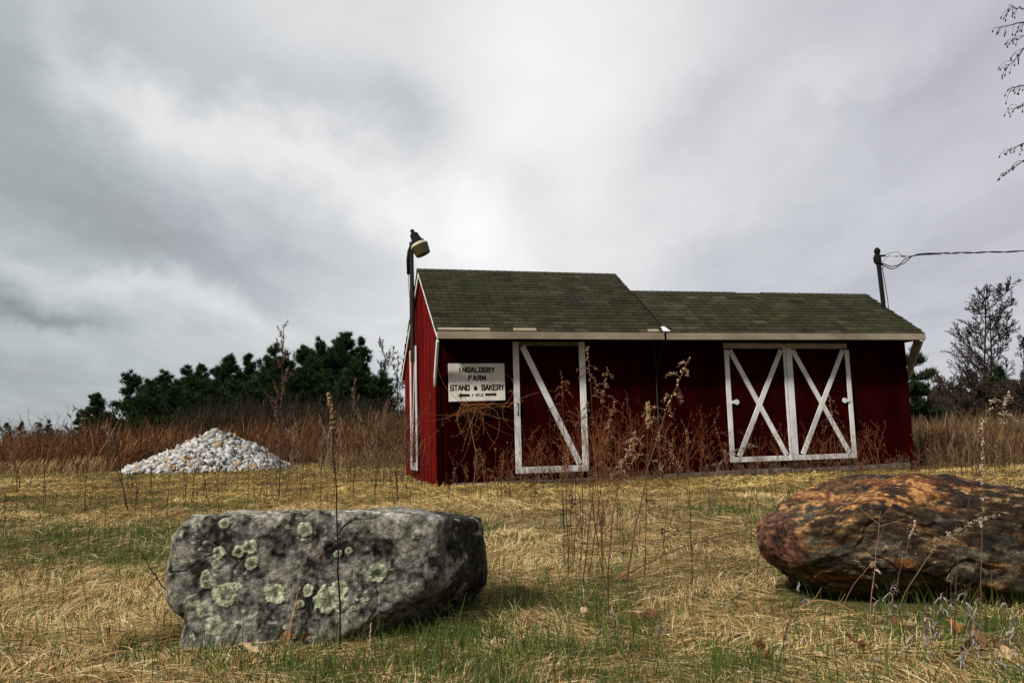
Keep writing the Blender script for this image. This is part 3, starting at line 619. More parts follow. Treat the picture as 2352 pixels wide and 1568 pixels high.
def build_grey_boulder():
    nu, nv = 860, 400
    c = at(757, 1322, 3.52); q = 1.0; D, F = rock_dirs(nu, nv)
    pl = [((.0, .06, 1), .272), ((.10, .06, 1), .287), ((-.62, 0, .78), .535), ((-1, 0, .03), .640), ((-.84, 0, -.54), .585), ((0, 0, -1), .30), ((1, 0, .10), .665), ((.86, 0, -.5), .60),
          ((0, -1, .10), .30), ((.02, 1, .05), .33), ((.84, -.54, .0), .560), ((.44, -.40, -.80), .325), ((0, -.62, .78), .385), ((-.82, -.55, .12), .625), ((-.7, .7, .1), .62), ((.7, .7, .1), .6)]
    P = rock_shape(D, pl, 44, (1.0, .62, .55))
    N = normals(P, nu, nv)
    h = .022 * fbm(P * 3.2, 4, 3) + .010 * (1 - 2 * np.abs(fbm(P * 7, 4, 8))) + .007 * fbm(P * 22, 3, 13) + .0045 * fbm(P * 60, 3, 12)
    crack = np.abs(fbm(P * 2.3 + 3, 3, 21)); h -= .014 * sstep(crack, .012, .0) * .6
    # notch and stepped foot on the lower left
    h -= .09 * np.exp(-(((P[:, 0] + .60) / .09) ** 2 + ((P[:, 2] + .12) / .05) ** 2))
    h -= .09 * sstep(P[:, 0], -.46, -.62) * sstep(P[:, 2], -.07, -.12)
    h += .02 * np.exp(-(((P[:, 0] - .42) / .06) ** 2 + ((P[:, 2] + .0) / .05) ** 2 + ((P[:, 1] + .3) / .2) ** 2))
    h -= .02 * np.exp(-(((P[:, 0] - .40) / .022) ** 2 + ((P[:, 2] - .03) / .02) ** 2 + ((P[:, 1] + .3) / .2) ** 2))
    P = P + N * h[:, None]
    # colour
    f1 = fbm(P * 3.0 + 5, 5, 40, .62); f2 = fbm(P * 14, 5, 41, .65); f3 = fbm(P * 60, 3, 42)
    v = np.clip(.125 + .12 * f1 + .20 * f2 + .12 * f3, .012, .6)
    up = sstep(P[:, 2], .22, .30); v = v * (1 + .9 * up * (.5 + f2))  # top edge lightened, its highlight put into the colour
    right = sstep(P[:, 0] + .25 * P[:, 1], .42, .50); v = v * (1 - .8 * right * (1 - sstep(f2, .15, .35)))  # right-facing facet darkened, shade away from the sun put into the colour
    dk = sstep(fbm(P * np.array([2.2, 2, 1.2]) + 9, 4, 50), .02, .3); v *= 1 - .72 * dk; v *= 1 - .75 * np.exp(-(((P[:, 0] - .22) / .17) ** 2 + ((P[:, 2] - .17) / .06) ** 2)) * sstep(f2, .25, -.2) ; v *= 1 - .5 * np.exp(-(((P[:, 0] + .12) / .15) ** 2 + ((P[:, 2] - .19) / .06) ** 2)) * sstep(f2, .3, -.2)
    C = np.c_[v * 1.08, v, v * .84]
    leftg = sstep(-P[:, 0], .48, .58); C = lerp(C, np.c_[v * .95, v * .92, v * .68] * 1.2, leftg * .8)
    rs = sstep(f1 + f3 * .3, .3, .45) * .35; C = lerp(C, np.array([[.20, .13, .07]]), rs)
    lq = np.zeros(len(P)); fr = (P[:, 1] < -.05)
    # lichen rosettes: centre and radius in the face's own coordinates
    def px(x, y): return (x / 2.767 + 380 - 765) * .00168, (1436 - (y / 2.767 + 1200)) * .00168
    L = [(475, 228, 38, 1), (500, 215, 26, 1), (450, 410, 44, 1), (445, 480, 30, .6), (655, 385, 56, 1), (580, 410, 38, 1), (670, 480, 48, 1), (380, 590, 50, .9), (378, 555, 36, 1), (500, 660, 84, 1), (545, 640, 50, 1), (380, 760, 55, .8),
         (465, 855, 66, .9), (600, 860, 26, .7), (830, 670, 78, 1), (1015, 285, 56, 1), (900, 262, 18, .8), (1230, 440, 26, 1), (1298, 422, 26, 1), (1740, 335, 32, 1), (1490, 560, 62, 1), (1040, 660, 48, 1), (1165, 710, 96, 1),
         (1245, 650, 62, 1), (1255, 755, 48, 1), (995, 745, 30, 1), (1420, 740, 16, .8), (1340, 775, 16, .8), (1500, 750, 14, .8), (965, 800, 20, .7), (1195, 175, 24, .6), (300, 700, 50, .5), (1710, 690, 26, .5)]
    ang_n = fbm(P * 20, 3, 60) * .42 + fbm(P * 70, 3, 61) * .28
    ring = np.zeros(len(P))
    for x, y, r, a in L:
        X, Z = px(x, y); R = r * .00168 / 2.767 * .92; dd = np.hypot(P[:, 0] - X, P[:, 2] - Z) / R + ang_n
        m = sstep(dd, 1.02, .92) * a * fr; ring = np.where(m > lq, dd, ring); lq = np.maximum(lq, m)
    sc_n = fbm(P * 42, 3, 77); scat = sstep(sc_n, .34, .42) * sstep(fbm(P * 4 + 2, 3, 78) + sstep(-P[:, 2], -.02, .22) * .45, .12, .45) * fr
    lc = np.c_[.27 + .14 * f3, .29 + .14 * f3, .185 + .09 * f3] * (.32 + .85 * sstep(ring, .1, 1.0))[:, None] * (1 + .7 * fbm(P * 110, 2, 70))[:, None]
    C = lerp(C, np.clip(lc, .02, .6), lq); C = lerp(C, np.array([[.42, .45, .35]]), scat * .6 * (1 - lq))
    P = P + N * ((lq * (.005 + .003 * fbm(P * 90, 2, 71)))[:, None])
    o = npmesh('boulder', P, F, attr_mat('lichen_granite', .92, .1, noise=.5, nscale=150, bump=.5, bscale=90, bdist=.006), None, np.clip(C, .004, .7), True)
    o.location = (c[0], c[1], c[2]); o.rotation_euler = (0, 0, 0)
    tag(o, 'blocky grey boulder with round pale green lichen patches lying in dry grass', 'boulder'); return o
GB = build_grey_boulder()

def build_rust_boulder():
    nu, nv = 900, 400; c = at(2185, 1262, 3.75); D, F = rock_dirs(nu, nv)
    pl = [((-.30, -.05, .945), .425), ((-.72, -.1, .66), .765), ((.05, .05, 1), .372), ((.17, .1, .985), .345), ((-.55, -.1, -.83), .46), ((-.25, -.60, -.76), .285), ((-.90, -.42, .02), .80), ((.04, -.96, .26), .345), ((-.35, -.92, -.05), .46),
          ((0, -.62, .79), .385), ((.03, 1, .1), .42), ((0, 0, -1), .36), ((1, 0, 0), .95), ((.7, 0, .7), .72), ((-.7, .7, .1), .72), ((.7, .7, .1), .8), ((.7, -.7, 0), .78)]
    P = rock_shape(D, pl, 24, (1.0, .5, .45)); N = normals(P, nu, nv)
    def lay(P): return np.c_[P[:, 0] - P[:, 2] * .15 + .05 * fbm(P * 3 + 4, 3, 91), P[:, 1] * 1.2, (P[:, 2] + P[:, 0] * .10 + .05 * np.sin(P[:, 0] * 3) + .06 * fbm(P * 2.2, 3, 90)) * .62]
    Q = lay(P)
    h = .028 * fbm(P * 2.6, 3, 103) + .012 * (1 - 2 * np.abs(fbm(P * 7, 4, 98))) + .010 * fbm(Q * np.array([3, 3, 16]), 4, 104) + .010 * (1 - 2 * np.abs(fbm(Q * np.array([5, 5, 22]), 3, 105))) + .012 * fbm(Q * np.array([7, 7, 40]), 3, 108) + .007 * fbm(Q * np.array([14, 14, 60]), 3, 106) + .004 * fbm(P * 50, 2, 109)
    h -= .012 * sstep(np.abs(fbm(Q * np.array([2.2, 2.2, 7]), 3, 107)), .04, .0)
    P = P + N * h[:, None]; Q = lay(P)
    a = fbm(Q * np.array([5, 5, 36]), 5, 110, .7); b = fbm(Q * np.array([12, 12, 80]) + 3, 4, 111, .7); c1 = fbm(Q * np.array([1.6, 1.6, 5]), 4, 112); d = fbm(P * 9, 4, 113); e = fbm(Q * np.array([40, 40, 110]), 3, 114)
    C = np.tile([.026, .014, .007], (len(P), 1))
    C = lerp(C, np.array([[.125, .072, .026]]), sstep(a + .6 * b, 0, .4))
    C = lerp(C, np.array([[.24, .17, .085]]), sstep(b + .5 * e, .25, .6) * .8)
    C = lerp(C, np.array([[.10, .088, .055]]), sstep(c1 + .5 * d + .4 * b, .15, .5) * .6)
    C = lerp(C, np.array([[.21, .072, .016]]), sstep(a * .7 + c1 * .2 + d * .35 + .45 * sstep(P[:, 2], .2, .34) * sstep(-P[:, 0], -.25, .3), .14, .46) * .8)
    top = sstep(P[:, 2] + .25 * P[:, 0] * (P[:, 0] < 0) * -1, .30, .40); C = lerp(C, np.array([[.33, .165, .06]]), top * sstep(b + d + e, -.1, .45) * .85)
    C = lerp(C, np.array([[.010, .008, .006]]), sstep(fbm(Q * np.array([4, 4, 12]) + 8, 5, 118, .6), -.02, .2) * .7)
    tip = sstep(-P[:, 0], .76, .82); C = lerp(C, np.array([[.11, .045, .025]]) * np.clip(1 + 1.1 * d[:, None] + .9 * e[:, None], .2, 2), tip * .8)
    C *= np.clip(1 + .9 * e + .5 * b, .2, 2)[:, None]
    low = sstep(-P[:, 2], .02, .22) * sstep(-P[:, 0], -.1, .25); C *= (1 - .0 * low)[:, None]
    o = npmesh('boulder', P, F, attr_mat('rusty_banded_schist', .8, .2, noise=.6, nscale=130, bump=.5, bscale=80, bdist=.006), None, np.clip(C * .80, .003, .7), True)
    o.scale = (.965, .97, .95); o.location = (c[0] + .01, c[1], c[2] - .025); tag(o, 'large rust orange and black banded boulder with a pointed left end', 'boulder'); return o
RB = build_rust_boulder()
ROCKS = [(GB.location.x, GB.location.y, .62, .28), (RB.location.x, RB.location.y, .86, .34)]

# ------------------------------------------------------------------ stone pile
def build_pile():
    cx, cy = at(512, 1040, 26.3)[:2]; n = 8000; H = 1.13
    th = rng.uniform(0, 2 * np.pi, n); rr = np.sqrt(rng.uniform(0, 1, n))
    def R(t): return np.where(np.cos(t) < 0, 3.0, 2.05) * np.abs(np.cos(t)) + 2.5 * (1 - np.abs(np.cos(t)))
    def hz(q): return H * np.clip(np.where(q < .18, 1 - 1.0 * q * q / .36, .91 - (q - .18) * 1.1 + .0), 0, 1) ** 1.02
    ext = rng.random(n) < .05; rr = np.where(ext, rr * rng.uniform(1.0, 1.08, n), rr)
    x = cx + np.cos(th) * rr * R(th); y = cy + np.sin(th) * rr * R(th)
    s = rng.lognormal(math.log(.062), .48, n).clip(.03, .19)
    bump = .07 * fbm(np.c_[x, y] * 1.3, 3, 200)
    z = hz(rr) + rng.uniform(-.03, .035, n) + bump * (rr < 1) + gh(x, y) * (rr > .9) + s * .1
    base = np.array([(a, b, c) for a in (-1, 1) for b in (-1, 1) for c in (-1, 1)], float) * .5
    V = base[None] * (1 + rng.uniform(-.45, .25, (n, 8, 3))) * s[:, None, None] * rng.uniform(.5, 1.55, (n, 1, 3)) * np.array([1.15, 1.15, .7])
    q = rng.normal(size=(n, 4)); q /= np.linalg.norm(q, axis=1)[:, None]; w_, a, b, c = q.T
    Rm = np.stack([1 - 2 * (b * b + c * c), 2 * (a * b - c * w_), 2 * (a * c + b * w_), 2 * (a * b + c * w_), 1 - 2 * (a * a + c * c), 2 * (b * c - a * w_), 2 * (a * c - b * w_), 2 * (b * c + a * w_), 1 - 2 * (a * a + b * b)], -1).reshape(n, 3, 3)
    V = np.einsum('nij,nkj->nki', Rm, V) + np.stack([x, y, z], -1)[:, None]
    f = np.array([(0, 1, 3, 2), (4, 6, 7, 5), (0, 4, 5, 1), (2, 3, 7, 6), (0, 2, 6, 4), (1, 5, 7, 3)])
    F = (f[None] + np.arange(n)[:, None, None] * 8).reshape(-1, 4)
    pal = np.array([[.44, .44, .42], [.33, .32, .30], [.56, .55, .53], [.34, .24, .12], [.24, .23, .21], [.07, .06, .05]])
    ci = rng.choice(6, n, p=[.32, .28, .12, .10, .10, .08]); C = pal[ci] * rng.uniform(.8, 1.12, (n, 1))
    C = np.repeat(C, 8, 0)
    # core mound below the loose stones, dark colour standing for shade in the gaps
    g = 40; t = np.linspace(0, 2 * np.pi, g, endpoint=False); rq = np.linspace(0, 1, 14); Tt, Rr = np.meshgrid(t, rq)
    mv = np.stack([cx + np.cos(Tt) * Rr * R(Tt), cy + np.sin(Tt) * Rr * R(Tt), hz(Rr) - .07], -1).reshape(-1, 3)
    I = np.arange(14 * g).reshape(14, g); J = np.roll(I, -1, 1); F2 = np.stack([I[:-1], J[:-1], J[1:], I[1:]], -1).reshape(-1, 4) + len(V) * 8
    o = npmesh('rubble_pile', np.concatenate([V.reshape(-1, 3), mv]), np.concatenate([F, F2]), attr_mat('crushed_white_stone', .9, .2, noise=.2, nscale=12), None, np.concatenate([C, np.tile([.05, .045, .04], (len(mv), 1))]))
    tag(o, 'cone shaped heap of crushed white and tan stone at the field edge', 'rubble', kind='stuff')
build_pile()

# ------------------------------------------------------------------ ribbons and tubes in bulk
def ribbons(P, W, side):
    """P (n,k,3), W (n,k), side (n,3) -> V, F"""
    n, k_, _ = P.shape; o = side[:, None, :] * W[..., None] * .5
    V = np.stack([P - o, P + o], 2).reshape(-1, 3)
    b = (np.arange(n) * k_ * 2)[:, None, None]; i = (np.arange(k_ - 1) * 2)[None, :, None]
    F = (b + i + np.array([0, 1, 3, 2])[None, None]).reshape(-1, 4)
    return V, F
def tubes3(P, R):
    n, k_, _ = P.shape; T = np.gradient(P, axis=1); T /= np.linalg.norm(T, axis=2)[..., None] + 1e-9
    ref = np.where(np.abs(T[:, :1, 2:3]) < .8, np.array([0, 0, 1.]), np.array([1., 0, 0])); ref = np.broadcast_to(ref, T.shape)
    A = np.cross(T, ref); A /= np.linalg.norm(A, axis=2)[..., None] + 1e-9; B = np.cross(T, A)
    V = np.stack([P + (A * math.cos(t) + B * math.sin(t)) * R[..., None] for t in (0, 2.094, 4.189)], 2).reshape(-1, 3)
    b = (np.arange(n) * k_ * 3)[:, None, None, None]; i = (np.arange(k_ - 1) * 3)[None, :, None, None]
    f = np.array([(0, 1, 4, 3), (1, 2, 5, 4), (2, 0, 3, 5)])[None, None]
    return V, (b + i + f).reshape(-1, 4)
def bend_paths(base, az, length, lean0, lean1, k_, wob=0.):
    """paths that start at lean0 from vertical and end at lean1"""
    n = len(base); t = np.linspace(0, 1, k_); le = lean0[:, None] + (lean1 - lean0)[:, None] * t[None]
    a = az[:, None] + (wob * np.cumsum(rng.normal(size=(n, k_)), 1) if wob else 0) * np.ones((n, k_))
    st = length[:, None] / (k_ - 1)
    d = np.stack([np.sin(le) * np.cos(a), np.sin(le) * np.sin(a), np.cos(le)], -1) * st[..., None]
    P = np.concatenate([np.zeros((n, 1, 3)), np.cumsum((d[:, :-1] + d[:, 1:]) / 2, 1)], 1) + base[:, None]
    return P
def outside(x, y, grow=0.):
    a, w = shed_local(x, y); ok = ~((a > -.02 - grow) & (a < 9.44 + grow) & (w > -.0 - grow) & (w < 4.95))
    for X, Y, A, B in ROCKS: ok &= (((x - X) / (A * .93)) ** 4 + ((y - Y) / (B * .93)) ** 4) > 1
    return ok
def scatter(n, d0, d1, half=.74):
    d = np.exp(rng.uniform(math.log(d0), math.log(d1), n)); th = rng.uniform(-half, half, n); y = d * np.cos(th) / np.cos(th * .5); x = d * np.sin(th)
    return x, y, d

def build_grass():
    # matted dry grass
    n = 560000; x, y, d = scatter(n, 2.15, 34); g = greenness(x, y)
    dens = fbm(np.c_[x, y] * 2.2, 2, 63)
    keep = outside(x, y) & (rng.random(n) < np.clip(1.05 - .45 * sstep(g, .1, .8) + .3 * dens, .25, 1)); x, y, d, g = x[keep], y[keep], d[keep], g[keep]; n = len(x)
    P2 = np.c_[x, y]; base = np.c_[x, y, gh(x, y)]
    tus = fbm(P2 * 2.6, 3, 66)
    far_ = sstep(d, 5, 12); base[:, 2] += np.clip(tus, 0, 1) * (.05 + .06 * far_) * rng.random(n) + rng.random(n) ** 2 * .022
    az = fbm(P2 * .9, 2, 61) * 7 + rng.normal(0, .55, n) + (rng.random(n) < .12) * rng.uniform(0, 6.28, n)
    far = sstep(d, 6, 18)
    L = rng.uniform(.05, .18, n) * (1 - .2 * far); up = rng.random(n) < .12
    l0 = np.where(up, rng.uniform(.1, .8, n), rng.uniform(.9, 1.5, n)); l1 = np.where(up, l0 + rng.uniform(.2, 1.2, n), rng.uniform(1.5, 2.0, n))
    L = np.where(up, L * .6, L); fr_ = ((y > 2.75) & (y < 3.3) & (x > -1.5) & (x < .15)) | ((y > 2.9) & (y < 3.5) & (x > 1.2)); L = np.where(fr_, L * .6, L); base[:, 2] -= fr_ * .015
    P = bend_paths(base, az, L, l0, l1, 4, .12)
    gz = base[:, 2:3] - .01; P[..., 2] = np.maximum(P[..., 2], gz - .02)
    w = rng.uniform(.0014, .0030, n) * np.clip((d / 4.2) ** .85, 1, 7)
    ta = az + np.pi / 2; sd_ = np.c_[np.cos(ta), np.sin(ta), rng.normal(0, .5, n)]; sd_ /= np.linalg.norm(sd_, axis=1)[:, None]
    V, F = ribbons(P, w[:, None] * np.array([1, 1, .8, .25]), sd_)
    pal = np.array([[.62, .43, .19], [.46, .30, .12], [.76, .57, .29], [.22, .11, .04], [.84, .69, .42], [.05, .028, .012]])
    ci = rng.choice(6, n, p=[.25, .19, .19, .14, .07, .16]); C = pal[ci] * rng.uniform(.8, 1.15, (n, 1))
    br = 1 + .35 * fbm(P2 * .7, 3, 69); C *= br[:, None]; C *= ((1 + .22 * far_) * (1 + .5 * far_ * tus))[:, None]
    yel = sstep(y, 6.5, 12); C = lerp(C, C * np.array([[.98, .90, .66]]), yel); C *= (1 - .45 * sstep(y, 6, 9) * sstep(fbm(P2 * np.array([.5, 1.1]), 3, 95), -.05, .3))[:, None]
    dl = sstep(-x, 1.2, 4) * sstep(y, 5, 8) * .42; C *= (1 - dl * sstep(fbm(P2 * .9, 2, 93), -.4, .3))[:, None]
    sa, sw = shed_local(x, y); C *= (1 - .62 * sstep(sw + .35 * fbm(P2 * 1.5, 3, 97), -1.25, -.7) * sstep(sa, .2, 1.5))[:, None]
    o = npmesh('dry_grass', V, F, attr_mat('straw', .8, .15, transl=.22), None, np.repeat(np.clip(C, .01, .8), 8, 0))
    tag(o, 'matted straw coloured dead grass covering the ground', 'grass', kind='stuff')
    # fresh green blades
    n = 420000; x, y, d = scatter(n, 2.15, 32); g = greenness(x, y)
    tuft = fbm(np.c_[x, y] * 9, 2, 83)
    pr = np.clip(.13 + .62 * sstep(g + .6 * tuft, .02, .8), 0, 1) * (1 - .12 * sstep(d, 4.2, 3.2)); keep = outside(x, y) & (rng.random(n) < pr); x, y, d = x[keep], y[keep], d[keep]; n = len(x)
    P2 = np.c_[x, y]; base = np.c_[x, y, gh(x, y)]; far = sstep(d, 5, 14)
    L = rng.uniform(.035, .11, n) * (1 - .4 * far) * (1 + 1.0 * (rng.random(n) < .08) * (d < 5)); az = rng.uniform(0, 6.28, n); l0 = np.abs(rng.normal(0, .22, n)); l1 = l0 + rng.uniform(0, .8, n)
    P = bend_paths(base, az, L, l0, l1, 3); w = rng.uniform(.0016, .0045, n) * np.clip((d / 4.5) ** .85, 1, 6)
    ta = rng.uniform(0, 6.28, n); sd_ = np.c_[np.cos(ta), np.sin(ta), 0 * ta]
    V, F = ribbons(P, w[:, None] * np.array([1, .85, .15]), sd_)
    pal = np.array([[.075, .13, .018], [.05, .095, .013], [.12, .165, .03], [.03, .055, .012]]); C = pal[rng.choice(4, n, p=[.38, .32, .18, .12])] * rng.uniform(.75, 1.2, (n, 1))
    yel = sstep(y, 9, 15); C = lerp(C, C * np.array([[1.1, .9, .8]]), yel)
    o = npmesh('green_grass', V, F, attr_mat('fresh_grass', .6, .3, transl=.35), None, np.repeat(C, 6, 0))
    tag(o, 'short fresh green grass blades growing through the straw', 'grass', kind='stuff')
build_grass()

# ------------------------------------------------------------------ trees
M_bark = attr_mat('bark', .95, .1, noise=.4, nscale=20)
M_needle = attr_mat('needles', .8, .15, transl=.12)
M_twig = attr_mat('twigs', .9, .1)
M_dry = attr_mat('dry_weed', .85, .12, transl=.15)

def grow(P, R, nch, lenf, ang, k_=5, t0=.25, up=.0, rf=.6, seed_len=None, jit=.25):
    """children of every path in P (n,k,3) -> new paths"""
    n, kk, _ = P.shape; m = n * nch; pi = np.repeat(np.arange(n), nch)
    t = np.tile(np.linspace(t0, .97, nch), n) + rng.uniform(-.06, .06, m); t = np.clip(t, .05, 1) * (kk - 1)
    i = np.minimum(t.astype(int), kk - 2); f = (t - i)[:, None]
    base = P[pi, i] * (1 - f) + P[pi, i + 1] * f; dirn = P[pi, i + 1] - P[pi, i]; dirn /= np.linalg.norm(dirn, axis=1)[:, None] + 1e-9
    rb = R[pi, i] * (1 - f[:, 0]) + R[pi, i + 1] * f[:, 0]
    plen = np.linalg.norm(P[:, -1] - P[:, 0], axis=1)[pi]
    rv = rng.normal(size=(m, 3)); rv -= dirn * (rv * dirn).sum(1)[:, None]; rv /= np.linalg.norm(rv, axis=1)[:, None]
    a = np.radians(ang) * rng.uniform(.7, 1.3, m); d = dirn * np.cos(a)[:, None] + rv * np.sin(a)[:, None]
    L = plen * lenf * rng.uniform(.6, 1.25, m) * (1.15 - .6 * t / (kk - 1))
    Q = [base]; cur = base
    for j in range(1, k_):
        d = d + rng.normal(size=(m, 3)) * jit * .35 + np.array([0, 0, up]); d /= np.linalg.norm(d, axis=1)[:, None]
        cur = cur + d * (L / (k_ - 1))[:, None]; Q.append(cur)
    Q = np.stack(Q, 1); r0 = np.minimum(rb * .9, rb * rf + .0)
    Rr = r0[:, None] * np.linspace(1, .35, k_)[None]
    return Q, Rr
def merge(parts):
    Vs, Fs, n = [], [], 0
    for V, F in parts: Vs.append(V); Fs.append(F + n); n += len(V)
    return np.concatenate(Vs), np.concatenate(Fs)

def pine(xd, topy, wd, Y, low=.12, dens=1., label='', name='pine_tree', crownbase=None, layered=False, group='pine trees along the left edge of the field', lean=0.):
    top = at(xd, topy, Y); base = at(xd, 1015, Y); H = top[2]; x, y = top[0], Y; rad = wd / FPX * Y * 1.38
    S = tag(empty(name, (x, y, 0)), label, 'tree', group)
    m = MB(); m.tube([(0, 0, -.2), (0, 0, H * .5), (lean * H * .1, 0, H * .96)], [H * .018 + .04, H * .013 + .03, .02], 8, (.045, .033, .025)); m.build('trunk', M_bark, S)
    nb = int(H * 11 * (1 if not layered else .8)); z = low + (1 - low) * rng.uniform(0, 1, nb) ** .85; z = np.sort(z)
    if layered: z = np.round(z * H / .62) * .62 / H + rng.normal(0, .008, nb); z = np.clip(z, low, .98)
    prof = (1 - z) ** .72 * (.9 + .1 * np.sin(z * 17 + rng.uniform(0, 6))) * np.where(z > .5, 1.0, .85 + .15 * rng.random(nb))
    Lb = rad * np.clip(prof * 1.45 + .05, .05, 1.1) * rng.uniform(.45, 1.25, nb)
    az = rng.uniform(0, 6.283, nb) if not layered else rng.uniform(0, 6.283, nb)
    b0 = np.stack([lean * H * .1 * z, 0 * z, z * H], -1); l0 = rng.uniform(1.25, 1.6, nb) - z * .55; l1 = l0 - rng.uniform(.1, .9, nb)
    P = bend_paths(b0, az, Lb, l0, l1, 5); Rr = .02 * np.linspace(1, .3, 5)[None] * np.ones((nb, 1)) * (Lb[:, None] * .5 + .5)
    V, F = tubes3(P, Rr)
    nt = int(nb * 46 * dens); bi = rng.choice(nb, nt, p=Lb / Lb.sum()); t = rng.uniform(.22, 1.0, nt) ** .8 * 4; i = np.minimum(t.astype(int), 3); f = (t - i)[:, None]
    c = P[bi, i] * (1 - f) + P[bi, i + 1] * f; fan = (.06 + .15 * (t / 4) * (1 - t / 4) * 4)[:, None] * Lb[bi][:, None]
    c = c + rng.normal(size=(nt, 3)) * fan * np.array([1, 1, .14 if layered else .2])
    nn = 7; cc = np.repeat(c, nn, 0); bd = np.repeat(np.c_[np.cos(az[bi]) * .6, np.sin(az[bi]) * .6, np.full(nt, .85)], nn, 0)
    d = bd + rng.normal(size=(nt * nn, 3)) * .55; d /= np.linalg.norm(d, axis=1)[:, None]
    s = rng.uniform(.2, .55, nt * nn) * (H / 11) ** .5 * 1.0; sv = np.cross(d, rng.normal(size=d.shape)); sv /= np.linalg.norm(sv, axis=1)[:, None]
    w = s * .15; T = np.stack([cc - sv * w[:, None] * .5, cc + sv * w[:, None] * .5, cc + d * s[:, None]], 1).reshape(-1, 3)
    pal = np.array([[.018, .034, .010], [.026, .046, .012], [.040, .060, .016], [.012, .022, .008]]); C = pal[rng.integers(0, 4, nt)] * rng.uniform(.7, 1.25, (nt, 1))
    C = np.repeat(C, nn * 3, 0)
    npmesh('branches', V, F, M_bark, S, np.tile([.03, .024, .018], (len(V), 1)))
    npmesh('crown', T, np.arange(len(T)).reshape(-1, 3), M_needle, S, C)
    return S

PL = [  # x, top y, half width, distance, layered, label
    (300, 853, 44, 64, 1, 'dark layered pine standing apart at the left end of the pine row'),
    (338, 876, 32, 67, 0, 'small rounded pine tucked right behind the layered end pine'),
    (375, 856, 46, 66, 0, 'bushy dark pine second in the row from its layered left end'),
    (432, 842, 36, 68, 1, 'pointed narrow pine with a spire top in the middle left of the row'),
    (462, 841, 34, 70, 0, 'mid height rough topped pine beside the spire topped pine'),
    (500, 850, 40, 67, 0, 'low dense pine filling the row above the left side of the stone heap'),
    (528, 818, 40, 66, 0, 'round topped pine standing directly above the peak of the stone heap'),
    (573, 819, 33, 68, 0, 'narrow round topped pine between two taller pines above the stone heap'),
    (632, 795, 46, 66, 0, 'tall pine whose crown is crossed by the tall dead mugwort plume'),
    (700, 800, 42, 69, 0, 'pine with open left side just right of the tall dead plume'),
    (735, 781, 40, 67, 0, 'flat topped tall pine left of the highest pine'),
    (772, 786, 46, 72, 0, 'dense tall pine standing behind the two highest crowns'),
    (795, 769, 48, 68, 0, 'highest pine of the row with a broad rounded head'),
    (828, 780, 40, 70, 1, 'tall pine with long bare ended limbs reaching right toward the shed'),
    (600, 862, 42, 62, 0, 'low dark pine in front of the middle of the row'),
    (680, 862, 40, 62, 0, 'low broad pine in front of the gap beside the tall plume'),
    (850, 868, 34, 64, 0, 'low dark pine at the right end of the row near the bare trees'),
    (408, 882, 40, 63, 0, 'low wide pine in front of the spire topped pine'),
    (222, 908, 32, 72, 0, 'lone small round pine left of the main pine row'),
    (184, 950, 22, 74, 1, 'tiny layered pine leftmost near the bare shrub'),
]
for x, ty, wd, Y, lay, lab in PL: pine(x, ty, wd, Y, label=lab, layered=bool(lay))
for i, (x, ty) in enumerate([(350, 900), (400, 915), (452, 880), (485, 905), (548, 880), (580, 905), (615, 850), (655, 835), (665, 890), (715, 850), (752, 880), (815, 850), (845, 900), (868, 905), (880, 880)]):
    pine(x, ty - 22, 48, 61 - i % 3, low=.02, dens=.8, label=['low dark young pine at the left end of the row foot', 'low dark young pine left of the stone heap', 'squat young pine above the left slope of the stone heap', 'squat young pine left of the heap peak', 'squat young pine above the heap peak', 'squat young pine right of the heap peak', 'young pine above the right slope of the heap', 'young pine just left of the tall dead plume', 'low young pine crossed by the tall dead plume', 'young pine just right of the tall dead plume', 'young pine above the thin seed tipped weed', 'young pine below the highest crown', 'low young pine below the long reaching limbs', 'low young pine under the bare tree twigs', 'rightmost young pine before the bare trees near the gable'][i], group='young pines at the foot of the pine row')
for x, ty, wd, lab in ((15, 974, 22, 'low dark far tree at the very left edge of the field horizon'), (50, 969, 13, 'far narrow dark conifer second from the left edge on the horizon'), (88, 971, 20, 'far round dark tree between two pointed far conifers'),
                       (113, 966, 10, 'far slender pointed conifer rightmost of the distant left group'), (135, 984, 14, 'far low bushy tree beside the slender distant conifer')):
    pine(x, ty, wd, 140, label=lab, low=.02, dens=.45, group='far trees on the left horizon', name='conifer_tree')
pine(2093, 806, 46, 30, label='pine with layered shelf branches showing behind the right end of the shed', layered=True, group='dark evergreens right of the shed', dens=1.3)
pine(2292, 842, 36, 36, label='short dark evergreen among the bare trees right of the shed', group='dark evergreens right of the shed', low=.02)
#pine(2352, 868, 46, 38, label='dark low evergreen at the right frame edge', group='dark evergreens right of the shed', low=.02)

